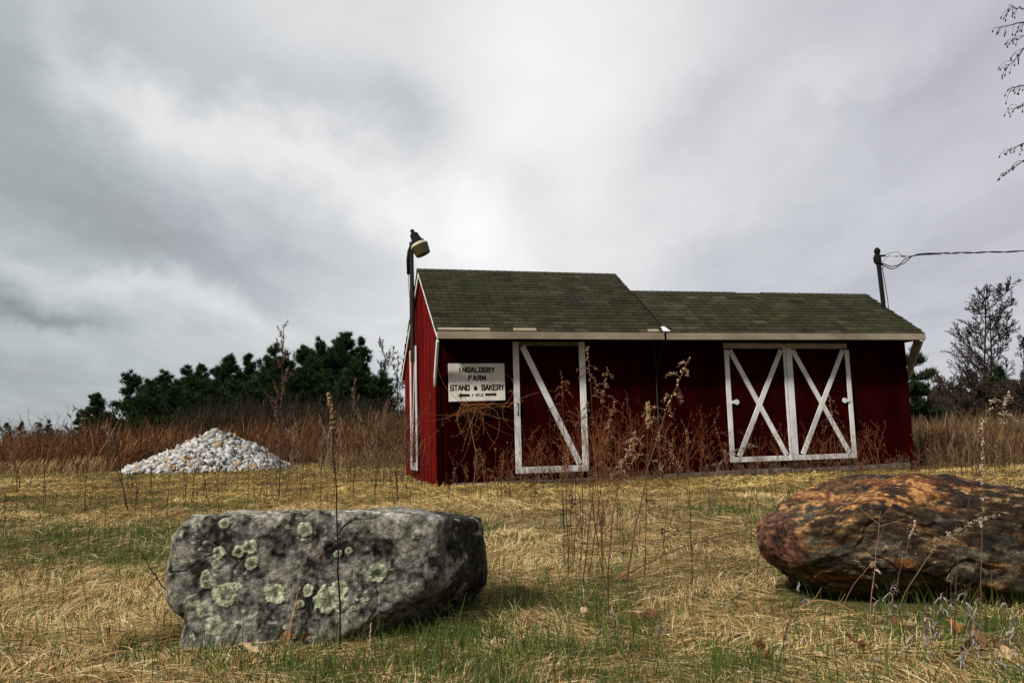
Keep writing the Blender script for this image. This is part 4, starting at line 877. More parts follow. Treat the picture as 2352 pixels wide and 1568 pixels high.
def bare_tree(xd, topy, Y, spread, label, group, name='bare_tree', col=(.05, .038, .032), levels=4, nch=(7, 6, 5, 4), leaves=None, lenf=.55, up=.12, ang=38, r=None, trunks=1, twr=.007):
    top = at(xd, topy, Y); H = top[2]; S = tag(empty(name, (top[0], Y, 0)), label, 'tree', group)
    base = np.zeros((trunks, 3)); base[:, 0] = rng.uniform(-.25, .25, trunks) * (trunks > 1); base[:, 2] = -.1
    P = bend_paths(base, rng.uniform(0, 6.28, trunks), np.full(trunks, H * .95), np.full(trunks, .05 + .15 * (trunks > 1)) * rng.uniform(.5, 1.5, trunks), rng.uniform(-.05, .2, trunks), 7, .3)
    r = r or H * .014; Rr = r * np.linspace(1, .25, 7)[None] * np.ones((trunks, 1)); V, F = tubes3(P, Rr)
    npmesh('trunk', V, F, M_bark, S, np.tile(col, (len(V), 1)))
    cur = (P, Rr); parts = []; tips = None
    for lv in range(levels):
        a = ang if lv == 0 else 42
        cur = grow(cur[0], cur[1], nch[lv], (lenf if lv else spread / FPX * Y / H * 1.25), a, 5 if lv < 2 else 4, .22 if lv == 0 else .2, up * (1 if lv < 2 else .6), .62)
        cur = (cur[0], np.maximum(cur[1], twr * (1.0 if lv > 1 else 1.5))); parts.append(tubes3(*cur)); tips = cur[0]
    V, F = merge(parts); npmesh('branches', V, F, M_twig, S, np.tile(col, (len(V), 1)) * rng.uniform(.75, 1.3, (len(V), 1)))
    if leaves:
        n, c, sz = leaves; pi = rng.integers(0, len(tips), n); q = tips[pi, rng.integers(1, tips.shape[1], n)] + rng.normal(size=(n, 3)) * .04
        d = rng.normal(size=(n, 3)); d /= np.linalg.norm(d, axis=1)[:, None]; sv = np.cross(d, rng.normal(size=(n, 3))); sv /= np.linalg.norm(sv, axis=1)[:, None]; s = rng.uniform(.6, 1.3, (n, 1)) * sz
        T = np.stack([q - d * s, q + sv * s * .5, q + d * s, q - sv * s * .5], 1).reshape(-1, 3)
        npmesh('leaves', T, np.arange(len(T)).reshape(-1, 4), M_needle, S, np.repeat(np.array([c]) * rng.uniform(.6, 1.4, (n, 1)), 4, 0))
    return S
GL = 'bare trees between the pines and the shed'
bare_tree(888, 802, 70, 52, 'wide bare grey brown tree between the last pine and the shed', GL, nch=(10, 6, 5, 4), twr=.018)
bare_tree(915, 830, 66, 36, 'slim bare tree half hidden by the shed gable', GL, nch=(9, 6, 4, 4), twr=.018)
bare_tree(868, 850, 60, 30, 'low purple brown bare tree under the last pine limbs', GL, nch=(9, 6, 4, 3), col=(.055, .03, .028), twr=.018)
bare_tree(678, 800, 85, 26, 'pale bare treetop showing through the gap between tall pines', GL, nch=(8, 6, 4, 3), col=(.09, .075, .07), twr=.018)
bare_tree(262, 925, 85, 30, 'low grey bare tree at the foot of the layered end pine', GL, nch=(8, 5, 4, 3), col=(.08, .07, .065), twr=.018)
bare_tree(160, 955, 85, 22, 'small bare tree left of the lone small pine', GL, nch=(7, 5, 4, 3), col=(.08, .07, .065), twr=.018)
GR = 'bare trees right of the shed'
bare_tree(2243, 676, 38, 86, 'wide bare tree with small clinging buds right of the shed', GR, nch=(18, 8, 5, 4), leaves=(2200, (.030, .026, .014), .045), lenf=.5, ang=52, col=(.045, .034, .030), trunks=2, twr=.011, up=.10)
bare_tree(2400, 660, 42, 100, 'tallest leafless tree at the right frame edge with upswept limbs', GR, nch=(14, 7, 6, 4), col=(.055, .045, .045), ang=42, twr=.013, up=.16, r=.13)
bare_tree(2325, 735, 40, 50, 'thin leafless tree between the budded tree and the right edge tree', GR, nch=(12, 7, 5, 4), col=(.035, .026, .022), twr=.011, leaves=(900, (.03, .026, .014), .04))
for i, (x, ty, Y, sp) in enumerate([(2140, 892, 34, 40), (2185, 868, 36, 46), (2225, 880, 33, 44), (2275, 875, 33, 42), (2335, 880, 32, 50), (2120, 905, 40, 30)]):
    bare_tree(x, ty, Y, sp, ['leafless brown bush just right of the layered pine behind the shed end', 'low purple brown bush between the shed end and the budded tree', 'leafless bush at the left foot of the budded tree', 'leafless bush right of the budded tree foot', 'tangled bush before the tallest tree at the right edge', 'smallest leafless bush touching the shed end'][i], 'leafless bushes at the back of the right field', name='bare_bush', nch=(11, 7, 5, 4), trunks=3, col=(.06, .042, .028), ang=44, twr=.010)

# budding tree just outside the right frame edge, its drooping twigs reach into view
def catkin_tree():
    Y = 8.; c = at(2590, 1015, Y); S = tag(empty('budding_tree', (c[0], Y, 0)), 'tree at the right edge whose fine twigs with hanging buds enter the sky', 'tree')
    top = at(2590, -260, Y); Hh = top[2]; m = MB(); m.tube([(0, 0, -.1), (.05, 0, Hh * .5), (0, 0, Hh)], [.11, .08, .02], 10, (.05, .045, .04)); m.build('trunk', M_bark, S)
    col = (.018, .014, .013); o = np.array([c[0], Y, 0]); mb = MB(); bud = MB()
    def w(x, y, dy=0): return at(x, y, Y + dy) - o
    def limb(pts, r0, r1, nt, seed):
        R_ = random.Random(seed); P = []
        pts = [np.array(p) for p in pts]
        for i in range(len(pts) - 1):
            for t in (0, .25, .5, .75): P.append(pts[i] * (1 - t) + pts[i + 1] * t + np.array([R_.gauss(0, .008), R_.gauss(0, .01), R_.gauss(0, .008)]))
        P.append(pts[-1]); n = len(P); mb.tube(P, np.linspace(r0, r1, n), 5, col); last = nt
        for j in range(nt + 1):
            f = 1.0 if j == nt else R_.uniform(.25, 1); q = f * (n - 1); i = min(int(q), n - 2); b = P[i] + (P[i + 1] - P[i]) * (q - i)
            L = R_.uniform(.06, .17); dx = -R_.uniform(.4, 1); dy = R_.uniform(-.8, .8); s0 = R_.uniform(.3, 1.1) if R_.random() < .75 else -.5
            tw = [b]; d = np.array([dx, dy, s0]); d /= np.linalg.norm(d)
            for kk in range(6): d = d + np.array([-.05, 0, -.34]); d /= np.linalg.norm(d); tw.append(tw[-1] + d * L / 6)
            mb.tube(tw, np.linspace(.0026, .0016, 7), 4, col); e = tw[-1]
            bd = d + np.array([0, 0, -.6]); bd /= np.linalg.norm(bd); ln = R_.uniform(.020, .034)
            bud.lathe([(-.002, .002), (ln * .3, .0065), (ln * .65, .008), (ln, .002)], e, bd, 6, (.016, .011, .010))
            if R_.random() < .5:
                i2 = R_.choice((2, 3, 4)); bd2 = np.array([R_.uniform(-.6, .2), R_.uniform(-.4, .4), -.8]); e2 = tw[i2] + bd2 * .025; mb.tube([tw[i2], e2], .0018, 4, col); bud.lathe([(0, .002), (.008, .006), (.02, .007), (.026, .002)], e2, bd2, 6, (.016, .011, .010))
    limb([w(2588, 10), w(2470, 40, -.2), w(2352, 52, -.3), w(2290, 64, -.3)], .016, .003, 18, 1)
    limb([w(2588, -20), w(2450, 0), w(2352, 18), w(2318, 12)], .014, .003, 14, 2)
    limb([w(2588, 60), w(2450, 90), w(2352, 112, -.1), w(2318, 150, -.1)], .015, .003, 20, 3)
    limb([w(2588, 120), w(2470, 170), w(2365, 195, .1), w(2325, 203, .1)], .014, .003, 12, 4)
    limb([w(2588, 170), w(2460, 215), w(2365, 232), w(2330, 250)], .012, .003, 10, 5)
    limb([w(2588, 300), w(2450, 320), w(2365, 325), w(2325, 345, .1)], .013, .003, 12, 6)
    limb([w(2588, 320), w(2450, 350), w(2360, 362), w(2312, 398)], .013, .003, 14, 7)
    limb([w(2588, 90), w(2450, 60), w(2370, 78), w(2335, 92)], .012, .003, 12, 8)
    mb.build('twigs', M_twig, S); bud.build('hanging_buds', M_twig, S, True)
catkin_tree()

# ------------------------------------------------------------------ far woods, field brush
def ribbon_field(name, x, y, h0, h1, wid, pal, pr, label, cat, l1=(.1, .9), k_=5, mat=None, wob=.25, zoff=0, plume=.0, kind='stuff'):
    n = len(x); base = np.c_[x, y, gh(x, y) + zoff]; az = rng.normal(.2, 1.1, n); L = rng.uniform(h0, h1, n) * (1 + .5 * fbm(np.c_[x, y] * .22, 3, 350) + .35 * fbm(np.c_[x, y] * .9, 2, 351))
    P = bend_paths(base, az, L, np.abs(rng.normal(0, .14, n)), rng.uniform(*l1, n), k_, wob)
    prof = np.linspace(1, .4, k_) if not plume else np.array([.5, .5, .8, plume, .3])
    ta = rng.normal(0, .5, n); sd_ = np.c_[np.cos(ta), np.sin(ta), 0 * ta]; V, F = ribbons(P, wid(n)[:, None] * prof, sd_)
    pal = np.array(pal); C = pal[rng.choice(len(pal), n, p=pr)] * rng.uniform(.7, 1.3, (n, 1)) * (1 + .3 * fbm(np.c_[x, y] * .35, 3, 333))[:, None]
    o = npmesh(name, V, F, mat or M_dry, None, np.repeat(C, k_ * 2, 0)); tag(o, label, cat, kind=kind); return o
def far_woods():
    th = np.linspace(-.75, .75, 1); n = 26000; a = rng.uniform(-.80, .85, n); d = rng.uniform(150, 175, n); x = d * np.sin(a); y = d * np.cos(a)
    h = (3.2 + 2.2 * fbm(np.c_[a * 26, 0 * a], 3, 400) + 1.2 * fbm(np.c_[a * 90, 0 * a], 2, 401)); h = np.where(a < -.05, h, h + 4.0 * sstep(a, .3, .5)); z = rng.uniform(0, 1, n) ** .8 * h
    c = np.c_[x, y, z]; dd = rng.normal(size=(n, 3)); dd /= np.linalg.norm(dd, axis=1)[:, None]; sv = np.cross(dd, rng.normal(size=(n, 3))); sv /= np.linalg.norm(sv, axis=1)[:, None]; s = rng.uniform(.5, 1.2, (n, 1))
    T = np.stack([c - sv * s * .5, c + sv * s * .5, c + dd * s * 1.1], 1).reshape(-1, 3); pal = np.array([[.03, .034, .016], [.05, .038, .026], [.022, .028, .014]])
    o = npmesh('distant_woods', T, np.arange(len(T)).reshape(-1, 3), M_needle, None, np.repeat(pal[rng.integers(0, 3, n)], 3, 0)); tag(o, 'low dark band of woods along the far horizon', 'woods', kind='stuff')
far_woods()
def brush():
    # left field: tall brown weeds beyond the mown grass
    n = 60000; Y = rng.uniform(0, 1, n) ** 1.5 * 30 + 27.5; X = -rng.uniform(-.02, 1, n) * Y * .80 + 0 * Y; edge = 27.6 + 1.6 * fbm(np.c_[X * .3, 0 * X], 3, 300) + 2.6 * sstep(X, -6.5, -3)
    cx = at(512, 1040, 26.3); k1 = (Y > edge) & ~((np.abs(X - cx[0] + .3) < 3.6) & (Y < 30.2)); X, Y = X[k1], Y[k1]; dd = fbm(np.c_[X * .25, Y * .25], 3, 301); k1 = rng.random(len(X)) < .7 + .8 * dd; X, Y = X[k1], Y[k1]
    hf = .7 + .5 * sstep(Y, 27, 33)
    ribbon_field('dry_brush_weeds', X, Y, .5, 1.75, lambda n: rng.uniform(.007, .02, n), [[.15, .062, .022], [.085, .036, .014], [.24, .13, .055], [.035, .018, .010]], [.34, .3, .14, .22], 'tall rusty brown dead weeds filling the field beyond the mown grass', 'weeds', l1=(.1, 1.7), plume=1.6, wob=.6)
    # short tan fringe at its front
    n = 9000; X = -rng.uniform(-.02, 1, n) * 24; Y = 25.2 + rng.uniform(0, 1, n) * 4 + 1.2 * fbm(np.c_[X * .4, 0 * X], 3, 305) + 1.5 * sstep(X, -7, -3); k1 = ~((np.abs(X - cx[0] + .3) < 3.7) & (Y < 30)); X, Y = X[k1], Y[k1]
    ribbon_field('dry_fringe_weeds', X, Y, .2, .6, lambda n: rng.uniform(.01, .03, n), [[.22, .13, .06], [.12, .07, .03], [.30, .2, .1]], [.4, .35, .25], 'short tan dead weeds where the mown grass meets the brush', 'weeds', l1=(.3, 1.4), plume=1.4)
    # right field beyond the shed
    n = 110000; d = np.exp(rng.uniform(math.log(13.5), math.log(44), n)); a = rng.uniform(.40, .80, n); X = d * np.sin(a); Y = d * np.cos(a); sa, sw = shed_local(X, Y); k1 = ((sa > 9.7) & (sw > -1.2 + .5 * fbm(np.c_[X, Y], 2, 310))) | (sw > 6); X, Y, d = X[k1], Y[k1], d[k1]
    k2 = rng.random(len(X)) < .65 + .9 * fbm(np.c_[X * .5, Y * .5], 3, 311); X, Y, d = X[k2], Y[k2], d[k2]
    hs = sstep(d, 14, 22)
    for lo, hi, h0, h1 in ((0, 18, .12, .5), (18, 26, .25, .85), (26, 60, .5, 1.3)):
        q = (d >= lo) & (d < hi)
        if hi == 18: q &= rng.random(len(d)) < .7
        X1, Y1 = X[q], Y[q]
        X_ = X1; 
        ribbon_field('dry_meadow_weeds', X_, Y1, h0, h1, lambda n: rng.uniform(.004, .013, n), [[.17, .10, .045], [.10, .055, .026], [.28, .19, .10], [.05, .03, .018]], [.35, .28, .17, .2], {18: 'low tan dead weeds in the right field near the shed', 26: 'knee high brown dead weeds across the middle of the right field', 60: 'tall brown dead weeds at the back of the right field'}[hi], 'weeds', l1=(.1, 1.7), plume=1.5, wob=.6)
    # dark thicket under the pines and behind the shed's left corner
    n = 60000; Y = rng.uniform(34, 60, n); X = at(400, 1000, 1)[0] * Y + rng.uniform(0, 1, n) * Y * .36
    ribbon_field('thicket_undergrowth', X, Y, 1.0, 2.3, lambda n: rng.uniform(.012, .04, n), [[.03, .018, .011], [.018, .015, .009], [.055, .034, .02], [.014, .018, .009]], [.35, .3, .15, .2], 'dark tangled undergrowth below the pines', 'undergrowth', l1=(0, .9), wob=.5)
brush()

# ------------------------------------------------------------------ individual dead weeds
OCT = np.array([(1, 0, 0), (-1, 0, 0), (0, 1, 0), (0, -1, 0), (0, 0, 1), (0, 0, -1)], float)
OCF = np.array([(0, 2, 4), (2, 1, 4), (1, 3, 4), (3, 0, 4), (2, 0, 5), (1, 2, 5), (3, 1, 5), (0, 3, 5)])
def blobs(c, s, stretch=None):
    n = len(c); V = OCT[None] * rng.uniform(.6, 1.3, (n, 6, 1)) * s[:, None, None]
    if stretch is not None: V = V + stretch[:, None] * OCT[None, :, 2:3] * s[:, None, None] * 1.2
    V = V + c[:, None] + rng.normal(size=(n, 6, 3)) * s[:, None, None] * .25
    return V.reshape(-1, 3), (OCF[None] + np.arange(n)[:, None, None] * 6).reshape(-1, 3)
def bez(p0, p1, p2, n):
    t = np.linspace(0, 1, n)[:, None]; return p0 * (1 - t) ** 2 + 2 * p1 * t * (1 - t) + p2 * t * t
DARK = (.035, .02, .014); RED = (.10, .04, .022); TAN = (.36, .21, .10); PALE = (.46, .31, .18); GREYW = (.27, .24, .225)
def weed(base, tip, label, group=None, kind='bare', r=.003, col=DARK, hcol=TAN, bend=(0, 0, 0), head=.35, size=1., nbr=12, name='dead_weed', cat='weed', brl=.12):
    r = r * (.78 if kind in ('plume', 'lite', 'curl') else 1)
    base = np.array([base[0], base[1], float(gh(base[0], base[1])) - .01]); tip = np.array(tip, float) - base; o = np.array(base)
    S = tag(empty(name, tuple(o)), label, cat, group)
    mid = tip * .5 + np.array(bend); n = 14; P = bez(np.zeros(3), mid, tip, n) + rng.normal(size=(n, 3)) * r * .5; P[0] = 0
    L = np.linalg.norm(tip); Rr = np.linspace(r, r * .4, n)
    stems = [(P, Rr)]; cen = []; siz = []; stv = []
    T = np.gradient(P, axis=0); T /= np.linalg.norm(T, axis=1)[:, None]
    def pt(f): q = f * (n - 1); i = min(int(q), n - 2); return P[i] + (P[i + 1] - P[i]) * (q - i), T[i]
    if kind == 'spike':
        for f in np.linspace(1 - head, 1, int(70 * size)):
            p, t = pt(f); cen.append(p + rng.normal(size=3) * .006 * size * (1.2 - .5 * f)); siz.append(rng.uniform(.0035, .007) * size); stv.append(t)
    elif kind in ('plume', 'branchy', 'lite'):
        for j in range(nbr):
            f = 1 - head * (1 - j / nbr) + rng.uniform(-.02, .02); f = min(f, .99); p, t = pt(f); rv = rng.normal(size=3); rv[1] *= .6; rv -= t * (rv @ t); rv /= np.linalg.norm(rv)
            bl = brl * size * rng.uniform(.6, 1.2) * (1.15 - .8 * j / nbr)
            upk = 1.3 if kind == 'branchy' else .5; d = rv + t * upk; d /= np.linalg.norm(d); Q = [p]; m = 7
            for q in range(1, m):
                d = d + np.array([0, 0, -.28 if kind != 'branchy' else .08]) + rng.normal(size=3) * .08; d /= np.linalg.norm(d); Q.append(Q[-1] + d * bl / (m - 1))
            Q = np.array(Q); stems.append((Q, np.linspace(r * .45, r * .25, m)))
            nb = int((30 if kind == 'plume' else 16 if kind == 'branchy' else 7) * size ** .5)
            u = rng.uniform(.25 if kind != 'branchy' else .1, 1, nb) * (m - 1); i = np.minimum(u.astype(int), m - 2)
            cc = Q[i] + (Q[i + 1] - Q[i]) * (u - i)[:, None] + rng.normal(size=(nb, 3)) * .0045 * size + np.array([0, 0, .003]); cen += list(cc); siz += list(rng.uniform(.0022, .0050, nb) * size ** .5); stv += [d] * nb
        for f in np.linspace(1 - head * .5, 1, 18):
            p, t = pt(f); cen.append(p + rng.normal(size=3) * .005 * size); siz.append(rng.uniform(.003, .006) * size ** .5); stv.append(t)
    elif kind == 'bare':
        for j in range(rng.integers(1, 5)):
            p, t = pt(rng.uniform(.45, .95)); rv = rng.normal(size=3); d = rv * .5 + t; d /= np.linalg.norm(d); b = L * rng.uniform(.06, .2); stems.append((np.stack([p, p + d * b * .5, p + d * b + np.array([0, 0, b * .1])]), np.array([r * .5, r * .4, r * .25])))
    curl = []
    if kind == 'curl':
        for j in range(int(16 * size)):
            p, t = pt(rng.uniform(.25, 1)); a = rng.uniform(0, 6.28); q = [p]; d = np.array([math.cos(a), math.sin(a), .2]); st = rng.uniform(.006, .012)
            for kk in range(4): d = d + np.array([rng.normal() * .5, rng.normal() * .5, -.6]); d /= np.linalg.norm(d); q.append(q[-1] + d * st)
            curl.append((np.array(q), rng.uniform(.003, .008)))
        for j in range(5):
            p, t = pt(rng.uniform(.5, 1)); d = rng.normal(size=3) * .6 + t; d /= np.linalg.norm(d); b = L * .2; stems.append((np.stack([p, p + d * b * .5, p + d * b]), np.array([r * .5, r * .4, r * .25])))
    mb = MB()
    for q, rr in stems: mb.tube(q, rr, 5 if r > .004 else 4, col)
    mb.build('stem', M_twig, S)
    if cen:
        V, F = blobs(np.array(cen), np.array(siz), np.array(stv) * .5); C = np.tile(hcol, (len(V) // 6, 1)) * rng.uniform(.55, 1.25, (len(V) // 6, 1)); npmesh('seed_head', V, F, M_dry, S, np.repeat(C, 6, 0))
    if curl:
        n = len(curl); Pq = np.stack([c[0] for c in curl]); Wq = np.array([c[1] for c in curl])[:, None] * np.array([.5, 1, 1, .8, .2]); sv = rng.normal(size=(n, 3)); sv /= np.linalg.norm(sv, axis=1)[:, None]
        V, F = ribbons(Pq, Wq, sv); npmesh('leaves', V, F, M_dry, S, np.repeat(np.tile(hcol, (n, 1)) * rng.uniform(.5, 1.3, (n, 1)), 10, 0))
    return S
def wpx(bx, by, tx, ty, label, dy=0., **kw):
    """base on the ground under a surveyed point, tip at the surveyed height, dy metres farther than the base"""
    b = gnd(bx, by); return weed((b[0], b[1]), at(tx, ty, b[1] + dy), label, **kw)

wpx(780, 1482, 757, 903, 'tall thin black stem with a tan seed spike standing in front of the grey boulder', kind='spike', r=.0042, head=.16, size=1.0, hcol=(.25, .16, .09), col=(.012, .009, .008), bend=(.02, 0, .0))
wpx(640, 1152, 652, 748, 'tallest dead plume, branched and seed covered, rising before the pines above the stone heap', kind='branchy', r=.011, head=.78, size=2.6, nbr=26, hcol=(.20, .12, .08), col=(.07, .04, .03), brl=.16)
wpx(297, 1178, 166, 932, 'dark forked weed arching far to the left over the mown grass', kind='lite', r=.009, head=.45, size=1.6, nbr=12, hcol=(.12, .07, .04), col=(.04, .024, .018), bend=(.12, 0, .35))
wpx(292, 1172, 262, 985, 'straight dark stem sharing its foot with the far arching weed', kind='bare', r=.007)
wpx(812, 1150, 815, 868, 'branchy seed covered weed midway between the tall plume and the shed', kind='branchy', r=.008, head=.6, size=1.6, nbr=16, hcol=(.26, .17, .10), col=(.08, .05, .035))
wpx(880, 1118, 893, 915, 'bushy brown weed leaning on the field edge left of the shed', kind='branchy', r=.008, head=.7, size=2.0, nbr=18, hcol=(.18, .11, .07), col=(.06, .04, .03))
wpx(700, 1128, 712, 930, 'slender seed tipped weed right of the tallest plume', kind='branchy', r=.006, head=.5, size=1.4, nbr=10, hcol=(.16, .10, .06))
wpx(500, 1112, 518, 940, 'seed tipped weed standing before the peak of the stone heap', kind='branchy', r=.006, head=.45, size=1.4, nbr=10, hcol=(.16, .09, .05))
wpx(105, 1160, 98, 985, 'lone thin weed near the left edge of the mown grass', kind='lite', r=.006, head=.3, size=1.2, nbr=8, hcol=(.12, .07, .04))
# goldenrods in front of the shed
wpx(1434, 1394, 1583, 822, 'largest goldenrod with drooping fluffy cream branches crossing the shed wall between doors', kind='plume', r=.0055, head=.46, size=1.0, nbr=15, hcol=PALE, col=(.10, .055, .03), bend=(-.10, 0, .06), brl=.15)
wpx(1388, 1342, 1350, 795, 'tall dark goldenrod whose tip overlaps the right post of the single door', kind='plume', r=.004, head=.3, size=.9, nbr=12, hcol=(.28, .17, .10), col=RED)
wpx(1335, 1356, 1394, 846, 'slim upright goldenrod with a pointed brown plume right of the single door', kind='plume', r=.004, head=.25, size=.8, nbr=12, hcol=(.30, .18, .10), col=RED)
wpx(1307, 1338, 1290, 855, 'thin goldenrod with its brown tip inside the single door panel', kind='plume', r=.0035, head=.25, size=.8, nbr=10, hcol=(.26, .12, .06), col=RED)
wpx(1349, 1342, 1408, 922, 'golden tan goldenrod with a thick leaning plume beside the single door post', kind='plume', r=.004, head=.42, size=.9, nbr=14, hcol=TAN, col=RED, brl=.09)
wpx(1398, 1412, 1462, 990, 'goldenrod bending right with a long cream plume low on the red wall', kind='plume', r=.004, head=.35, size=.8, nbr=12, hcol=PALE, col=RED, bend=(-.08, 0, .08), brl=.07)
wpx(1380, 1250, 1478, 1000, 'second cream plumed goldenrod leaning right behind the long plume', kind='plume', r=.004, head=.45, size=.9, nbr=11, hcol=PALE, col=RED, bend=(-.12, 0, .1), brl=.08)
wpx(1360, 1230, 1425, 1070, 'short goldenrod with a dense cream plume at the foot of the clump', kind='plume', r=.004, head=.6, size=1.3, nbr=14, hcol=TAN, col=RED, brl=.08)
wpx(1480, 1345, 1489, 925, 'single thin stem topped by a short vertical cream plume on the red wall', kind='spike', r=.0032, head=.13, size=1.1, hcol=TAN, col=RED)
wpx(1522, 1268, 1545, 1010, 'low reddish branching weed right of the wall seam', kind='lite', r=.0035, head=.5, nbr=10, hcol=(.3, .16, .09), col=RED)
wpx(1591, 1352, 1578, 985, 'straight thin dark stem standing alone right of the goldenrod clump', kind='lite', r=.0032, head=.25, nbr=6, size=.8, hcol=(.25, .12, .07), col=DARK)
wpx(1317, 1300, 1302, 1035, 'short seed headed weed before the bottom rail of the single door', kind='plume', r=.0035, head=.35, nbr=8, size=.8, hcol=TAN, col=RED)
wpx(1640, 1190, 1740, 1025, 'grey arching weed with a drooping plume before the left crossed door', kind='plume', r=.006, head=.8, size=1.2, nbr=18, hcol=(.30, .24, .19), col=(.16, .11, .08), bend=(-.25, 0, .35), brl=.06)
wpx(1935, 1175, 1905, 905, 'reddish weed with tiny seed heads before the right crossed door', kind='lite', r=.005, head=.45, nbr=12, size=1.6, hcol=(.34, .2, .12), col=RED)
wpx(1700, 1180, 1640, 960, 'reddish bare stemmed weed left of the crossed doors', kind='lite', r=.005, head=.4, nbr=10, size=1.4, hcol=(.22, .09, .05), col=RED)
wpx(1120, 1170, 1093, 1030, 'small weed with an arched tan plume at the shed corner', kind='plume', r=.005, head=.5, nbr=8, size=1.2, hcol=(.3, .17, .1), col=RED, bend=(.1, 0, .1))
# arching stems lying across the middle ground
wpx(1234, 1465, 1768, 1205, 'long brown stem arching low from the foreground to the right boulder', kind='bare', r=.0042, col=(.12, .07, .04), bend=(-.12, .3, .10), dy=1.1)
wpx(1180, 1430, 1495, 1203, 'thinner brown stem arching beside the long low one', kind='bare', r=.003, col=(.14, .08, .05), bend=(-.05, .2, .05), dy=1.0)
wpx(318, 1368, 386, 1314, 'short curved dark twig crossing a straight one left of the grey boulder', kind='bare', r=.003, col=(.02, .015, .012), bend=(-.03, 0, .03), name='twig', cat='twig')
wpx(420, 1400, 318, 1262, 'straight black stick poking out from the left side of the grey boulder', kind='bare', r=.004, col=(.012, .01, .01), name='twig', cat='twig', dy=-.02)
wpx(655, 1475, 690, 1346, 'thick broken straw stalk leaning against the grey boulder', kind='bare', r=.0055, col=(.32, .19, .10), name='straw_stalk', cat='stalk', dy=.0)
wpx(848, 1480, 852, 1430, 'short pale straw stub before the dark undercut of the grey boulder', kind='bare', r=.0045, col=(.45, .33, .2), name='straw_stalk', cat='stalk')
wpx(785, 1478, 733, 1268, 'thin reddish stem before the lichen patches of the grey boulder', kind='lite', r=.0022, head=.1, nbr=2, size=.5, hcol=(.2, .1, .06), col=(.10, .05, .03))
wpx(460, 1480, 720, 1462, 'pale straw lying flat along the foot of the grey boulder', kind='bare', r=.005, col=(.36, .26, .17), name='straw_stalk', cat='stalk', bend=(0, -.02, .02))
wpx(850, 1568, 1015, 1462, 'dark crooked stalk lying in straw below the grey boulder', kind='bare', r=.005, col=(.06, .035, .022), name='straw_stalk', cat='stalk', dy=.3)
# around the rust boulder
wpx(2045, 1440, 2290, 1182, 'goldenrod arching right across the rust boulder face with pale buds', kind='plume', r=.0032, head=.5, size=.85, nbr=14, hcol=(.42, .32, .22), col=(.16, .10, .06), bend=(-.10, -.05, .16), brl=.03, dy=-.1)
wpx(2022, 1452, 2102, 1195, 'small upright weed with crumbs of seed on the boulder face', kind='lite', r=.0025, head=.3, size=.6, nbr=6, hcol=(.5, .4, .3), col=(.14, .08, .05), dy=-.02)
wpx(1918, 1452, 2012, 1290, 'bowed weed with two small seed tips before the dark underside of the rust boulder', kind='lite', r=.0024, head=.2, size=.6, nbr=4, hcol=(.4, .28, .18), col=(.2, .1, .05), bend=(-.04, 0, .06))
wpx(1755, 1500, 2040, 1470, 'orange brown stem looping over the grass below the rust boulder tip', kind='bare', r=.0028, col=(.30, .16, .08), bend=(.0, .15, .30), dy=-.1)
wpx(1765, 1580, 1835, 1330, 'dark thin stem rising from the grass at the pointed end of the rust boulder', kind='curl', r=.0024, size=.5, hcol=(.3, .26, .22), col=DARK)
wpx(2190, 1500, 2320, 905, 'tall dark stem crossing the rust boulder, its fluffy tip bent over the right field', kind='plume', r=.0034, head=.12, size=.7, nbr=8, hcol=(.5, .4, .28), col=(.06, .03, .02), bend=(-.10, 0, .1))
wpx(2250, 1490, 2258, 960, 'upright weed with a long string of pale seeds before the right field', kind='branchy', r=.002, head=.5, size=.4, nbr=16, hcol=(.55, .45, .33), col=(.12, .07, .04), brl=.03)
wpx(2345, 1440, 2420, 985, 'brown weed leaning off the right frame edge', kind='plume', r=.003, head=.3, size=.8, nbr=10, hcol=(.45, .36, .24), col=(.12, .07, .04))
wpx(1990, 1470, 2022, 1172, 'slender straw blade with a kinked pale leaf on the rust boulder', kind='curl', r=.0026, size=.5, hcol=(.5, .4, .3), col=(.25, .15, .1))
CUR = [(2035, 1445, 2052, 1330), (2090, 1450, 2068, 1400), (2155, 1490, 2165, 1360), (2195, 1480, 2185, 1315), (2215, 1510, 2250, 1370), (2260, 1530, 2235, 1440), (2310, 1500, 2345, 1400), (2340, 1560, 2330, 1450), (2150, 1540, 2120, 1430), (2075, 1520, 2100, 1450), (2290, 1560, 2300, 1480),
       (2180, 1560, 2210, 1470), (2030, 1560, 2010, 1500), (2230, 1470, 2215, 1340), (2120, 1470, 2130, 1385), (2330, 1470, 2310, 1380)]
for i, c in enumerate(CUR): wpx(*c, 'dead stem hung with curled whitish leaves at the foot of the rust boulder', group='curly leaved dead stems before the rust boulder', kind='curl', r=.002, hcol=GREYW, col=(.10, .06, .045), size=rnd.uniform(.5, .9), bend=(rnd.uniform(-.03, .03), 0, .02), name='curly_weed')
for i in range(18):
    x, y = rnd.uniform(1280, 2352), rnd.uniform(1290, 1560)
    wpx(x, y, x + rnd.uniform(-25, 25), y - rnd.uniform(25, 60), 'short dead stem with curled grey leaves low in the grass right of the grey boulder', group='low curly dead stems in the open grass', kind='curl', r=.0018, hcol=(.30, .25, .24), col=(.07, .05, .04), size=.6, name='curly_weed')
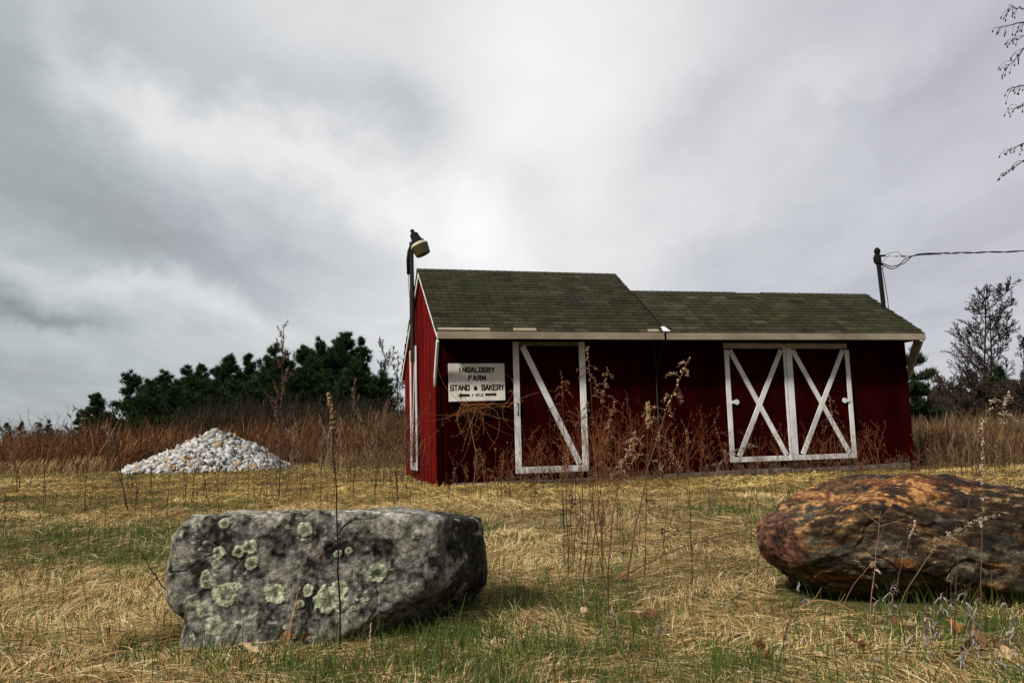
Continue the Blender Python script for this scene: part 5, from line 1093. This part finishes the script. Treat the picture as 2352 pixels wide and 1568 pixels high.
# thin dark stalks standing in the mown grass
R2 = random.Random(5)
def stalkset(n, xr, yr, hr, label, group, nearer=None, kinds=('bare', 'bare', 'bare', 'lite')):
    for i in range(n):
        x, y = R2.uniform(*xr), R2.uniform(*yr); b = gnd(x, y)
        if not bool(outside(np.array([b[0]]), np.array([b[1]]), .1)[0]): continue
        h = R2.uniform(*hr); kd = R2.choice(kinds)
        weed((b[0], b[1]), (b[0] + R2.gauss(0, .07) * h, b[1] + R2.gauss(0, .08) * h, h), label, group=group, kind=kd, r=R2.uniform(.0022, .0036) * max(1, b[1] / 5.5), col=R2.choice([DARK, DARK, (.06, .03, .02), (.08, .045, .03)]), hcol=(.13, .08, .05), head=.35, nbr=7, size=1.1,
             bend=(R2.gauss(0, .02), 0, 0), name='dead_stalk', cat='stalk')
stalkset(34, (420, 925), (1128, 1185), (.22, .62), 'thin dark dead stalk standing in the grass behind the grey boulder', 'thin stalks behind the grey boulder')
stalkset(22, (0, 420), (1120, 1260), (.22, .6), 'thin dark dead stalk standing in the grass left of the grey boulder', 'thin stalks left of the grey boulder')
stalkset(20, (930, 1250), (1125, 1180), (.12, .35), 'short dark stalk in the grass before the sign end of the shed', 'short stalks before the sign end of the shed')
stalkset(22, (1280, 1430), (1150, 1345), (.25, .6), 'thin reddish stalk in the goldenrod clump before the single door', 'thin stalks in the goldenrod clump')
stalkset(18, (1450, 1900), (1135, 1290), (.15, .5), 'thin brown stalk in the grass between goldenrod clump and rust boulder', 'thin stalks between the clump and the rust boulder')
stalkset(22, (2110, 2352), (1085, 1110), (.3, .9), 'dark stalk standing among the brown weeds behind the rust boulder', 'stalks behind the rust boulder', kinds=('lite', 'branchy'))

# bleached dead shrubs at the field edge
for x, ty, Y, sp, lab in ((748, 955, 17, 40, 'bleached leafless shrub with pale forked limbs left of the seed spike'), (762, 950, 19, 30, 'thin bleached shrub standing just behind the seed spike stem'), (690, 962, 18, 36, 'bleached leafless shrub right of the tallest plume'),
                         (905, 925, 17.5, 40, 'tangled bleached shrub against the left gable corner'), (860, 945, 18, 34, 'small bleached shrub left of the tangled gable shrub')):
    bare_tree(x, ty, Y, sp, lab, 'bleached shrubs between the stone heap and the shed', name='bare_shrub', nch=(4, 3, 2), levels=3, trunks=2, col=(.26, .20, .15), twr=.0032, r=.009, ang=36, lenf=.6)

# ------------------------------------------------------------------ undergrowth along the shed, vine, leaves
def thicket(name, label, a, w, h, col, lean=.25, br=5, lenf=.42, r=.004, lv=2, droop=0.):
    n = len(a); x = P0[0] + SU[0] * a + SW[0] * w; y = P0[1] + SU[1] * a + SW[1] * w; base = np.c_[x, y, np.full(n, -.02)]
    P = bend_paths(base, rng.uniform(0, 6.28, n), h, np.abs(rng.normal(0, .12, n)), np.abs(rng.normal(lean, .3, n)), 6, .25); Rr = r * np.linspace(1, .5, 6)[None] * np.ones((n, 1))
    parts = [tubes3(P, Rr)]; cur = (P, Rr)
    for q in range(lv): cur = grow(cur[0], cur[1], br if q == 0 else 4, lenf, 40, 5, .3, .1 - droop, .7); cur = (cur[0], np.maximum(cur[1], r * .5)); parts.append(tubes3(*cur))
    cs = []
    for V, F in parts:
        m = len(V) // (3 * (6 if V is parts[0][0] else 5)); c = np.array(col)[rng.integers(0, len(col), m)] * rng.uniform(.6, 1.4, (m, 1)); cs.append(np.repeat(c, len(V) // m, 0))
    V, F = merge(parts); tip = cur[0][:, 2:].reshape(-1, 3); sel = rng.random(len(tip)) < .10; V2, F2 = blobs(tip[sel], rng.uniform(.005, .010, sel.sum()))
    V, F = merge([(V, F)]) ; o = npmesh(name, np.concatenate([V, V2]), [F, F2 + len(V)], M_twig, None, np.concatenate(cs + [np.tile([.26, .16, .09], (len(V2), 1))])); tag(o, label, 'undergrowth', kind='stuff')
def rr_(n, lo, hi): return rng.uniform(lo, hi, n)
n = 620; yy_ = 27.5 + rng.random(n) ** 1.3 * 16; xx_ = -rng.uniform(-.05, .78, n) * yy_; cxp = at(512, 1040, 26.3)[0]; kq = ~((np.abs(xx_ - cxp) < 3.6) & (yy_ < 30)) & (yy_ > 28 + 1.5 * fbm(np.c_[xx_ * .3, 0 * xx_], 2, 360)); al, wl = shed_local(xx_[kq], yy_[kq]); n = len(al)
thicket('russet_undergrowth', 'uneven russet brown shrubby growth along the far edge of the mown grass', al, wl, rr_(n, .7, 1.9), [(.15, .06, .022), (.08, .035, .015), (.22, .11, .05), (.035, .02, .012)], r=.009, lean=.5, br=7, lenf=.5)
RC = [(.20, .05, .018), (.12, .03, .013), (.30, .12, .05), (.06, .02, .012)]
n = 100; thicket('reddish_undergrowth', 'dense reddish dead twigs before the single door and wall', rng.normal(3.0, .75, n), rr_(n, -1.6, -.12), rr_(n, .4, 1.25), RC, r=.0034, lean=.45)
n = 45; thicket('low_wall_undergrowth', 'low reddish twigs along the foot of the sign wall', rr_(n, .1, 2.2), rr_(n, -.8, -.08), rr_(n, .2, .75), RC, r=.0036)
n = 75; thicket('crossed_door_undergrowth', 'reddish brown dead twigs before the crossed doors', rr_(n, 4.3, 9.6), rr_(n, -.9, -.08), rr_(n, .25, .9) , RC, r=.003, lean=.4)
n = 95; thicket('corner_undergrowth', 'brown tangled weeds at the left gable corner', -.12 - rng.random(n) ** 1.5 * 2.6, rr_(n, -.2, 3.6), rr_(n, .5, 1.5), [(.09, .05, .024), (.05, .03, .016), (.20, .13, .07), (.035, .024, .014)], r=.004, lean=.6)
n = 260; thicket('ground_undergrowth', 'dark low dead litter of twigs before the shed wall', rr_(n, .8, 9.8), rr_(n, -1.3, -.12), rr_(n, .08, .3), [(.10, .05, .028), (.06, .035, .02), (.16, .10, .06)], r=.004, lean=1.1, lenf=.6)

def vine():
    S = tag(empty('climbing_vine', shed_pt(.6, -.12, 1.35), SHY), 'leafless orange brown vine hanging in loops below the farm sign', 'vine')
    mb = MB(); R_ = random.Random(3); cen = []
    for i in range(34):
        x0 = R_.gauss(-.08, .10) if i < 22 else R_.uniform(-.3, .9); z0 = R_.uniform(-.12, .06); ang = R_.uniform(-1.4, 1.4); d = np.array([math.sin(ang) * 1.1, R_.uniform(-.3, .1), R_.uniform(-.6, .7)]); d /= np.linalg.norm(d)
        p = np.array([x0, R_.uniform(-.08, .04), z0]); P = [p]; L = R_.uniform(.45, 1.15); m = 16; curl = R_.choice((-1, 1)) * R_.uniform(.02, .24)
        for q in range(m):
            c, s_ = math.cos(curl), math.sin(curl); d = np.array([d[0] * c - d[2] * s_, d[1], d[0] * s_ + d[2] * c]); d = d + np.array([R_.gauss(0, .06), -d[1] * .2, -.13]); d /= np.linalg.norm(d); p = p + d * L / m
            p[1] = min(max(p[1], -.25), .07); P.append(p.copy())
            if R_.random() < .5: cen.append(p + np.array([R_.gauss(0, .008), R_.gauss(0, .008), R_.gauss(0, .008)]))
        t = R_.uniform(.7, 1.3); mb.tube(P, np.linspace(R_.uniform(.002, .0034), .0011, m + 1), 5, (.34 * t, .13 * t, .05 * t))
        for q in range(R_.randint(1, 4)):
            b = P[R_.randint(4, m)]; e = b + np.array([R_.gauss(0, .05), R_.gauss(0, .02), R_.uniform(-.09, .04)]); mb.tube([b, (b + e) / 2 + np.array([0, 0, .012]), e], .0014, 4, (.3 * t, .11 * t, .045 * t))
    # main stem from the ground
    mb.tube([(-.02, -.02, -1.36), (.05, -.04, -.9), (-.04, -.03, -.4), (-.1, -.02, .02), (-.14, -.0, .16)], [.010, .009, .008, .006, .003], 6, (.16, .085, .05))
    mb.build('stem', M_twig, S); V, F = blobs(np.array(cen), rng.uniform(.004, .008, len(cen))); npmesh('buds', V, F, M_dry, S, np.tile([.34, .17, .08], (len(V), 1)))
vine()

def leaf_mesh(seed):
    R_ = random.Random(seed); n = 18; V = []; 
    for i in range(n):
        t = 2 * math.pi * i / n; rr = .5 + .5 * abs(math.cos(t)) ** .7; lob = 1 + .28 * math.cos(t * 7 + 1); V.append((math.cos(t) * .055 * rr * 1.1, math.sin(t) * .034 * lob * (1 - .25 * math.cos(t)), 0))
    V = np.array([(0, 0, 0)] + V + [(-.075, .004, .012)]); V = np.concatenate([V, V[1:19] * .55]); cz = R_.uniform(4, 12); ck = R_.uniform(-5, 8)
    V[:, 2] += cz * V[:, 1] ** 2 + ck * V[:, 0] ** 2 + np.array([R_.gauss(0, .003) for _ in V]); F4 = []; F3 = []
    for i in range(n): a, b = 1 + i, 1 + (i + 1) % n; F4.append((20 + i, a, b, 20 + (i + 1) % n)); F3.append((0, 20 + i, 20 + (i + 1) % n))
    return V, [np.array(F4), np.array(F3)]
protos = []
for i, c in enumerate([(.26, .11, .045), (.40, .24, .11), (.14, .055, .028), (.48, .34, .19), (.32, .13, .04)]):
    V, F = leaf_mesh(i); m_ = attr_mat('dead_leaf', .7, .2, transl=.15, noise=.35, nscale=70); o = npmesh('fallen_leaf', V, F, m_, None, np.tile(c, (len(V), 1))); protos.append(o)
LF = [(1432, 1345), (1470, 1425), (1490, 1435), (1655, 1335), (1690, 1400), (1640, 1448), (1600, 1440), (1352, 1430), (1342, 1418), (1480, 1520), (1745, 1510), (1755, 1525), (2068, 1460), (2085, 1470), (2195, 1462), (2235, 1480), (2245, 1495), (2265, 1515), (2290, 1500),
      (2330, 1545), (2200, 1545), (2150, 1555), (2215, 1520), (2310, 1530), (680, 1476), (662, 1484), (650, 1493), (700, 1490), (572, 1512), (260, 1430), (90, 1330), (205, 1245), (185, 1190), (525, 1180), (2140, 1120), (2310, 1112), (2050, 1540), (1970, 1500), (1885, 1530), (1560, 1385)]
used = set()
for i, (x, y) in enumerate(LF):
    pr = protos[i % 5]; o = pr if (i % 5) not in used else pr.copy()
    if o is not pr: COL.objects.link(o)
    used.add(i % 5); g = gnd(x, y); o.location = (g[0], g[1], float(gh(g[0], g[1])) + .04 + rnd.random() * .02); o.rotation_euler = (rnd.gauss(0, .5), rnd.gauss(0, .5), rnd.uniform(0, 6.28)); s = rnd.uniform(.4, .8); o.scale = (s, s, s)
    hue = ['rust brown', 'tan', 'dark brown', 'pale buff', 'orange brown'][i % 5]
    zone = 'at the foot of the grey boulder' if 500 < x < 800 else 'in the grass left of the grey boulder' if x <= 500 else 'between the two boulders' if x < 1720 else 'below the rust boulder' if y > 1200 else 'behind the rust boulder'
    tag(o, f'curled {hue} dead leaf lying {zone}', 'leaf', f'{hue} leaves {zone}')
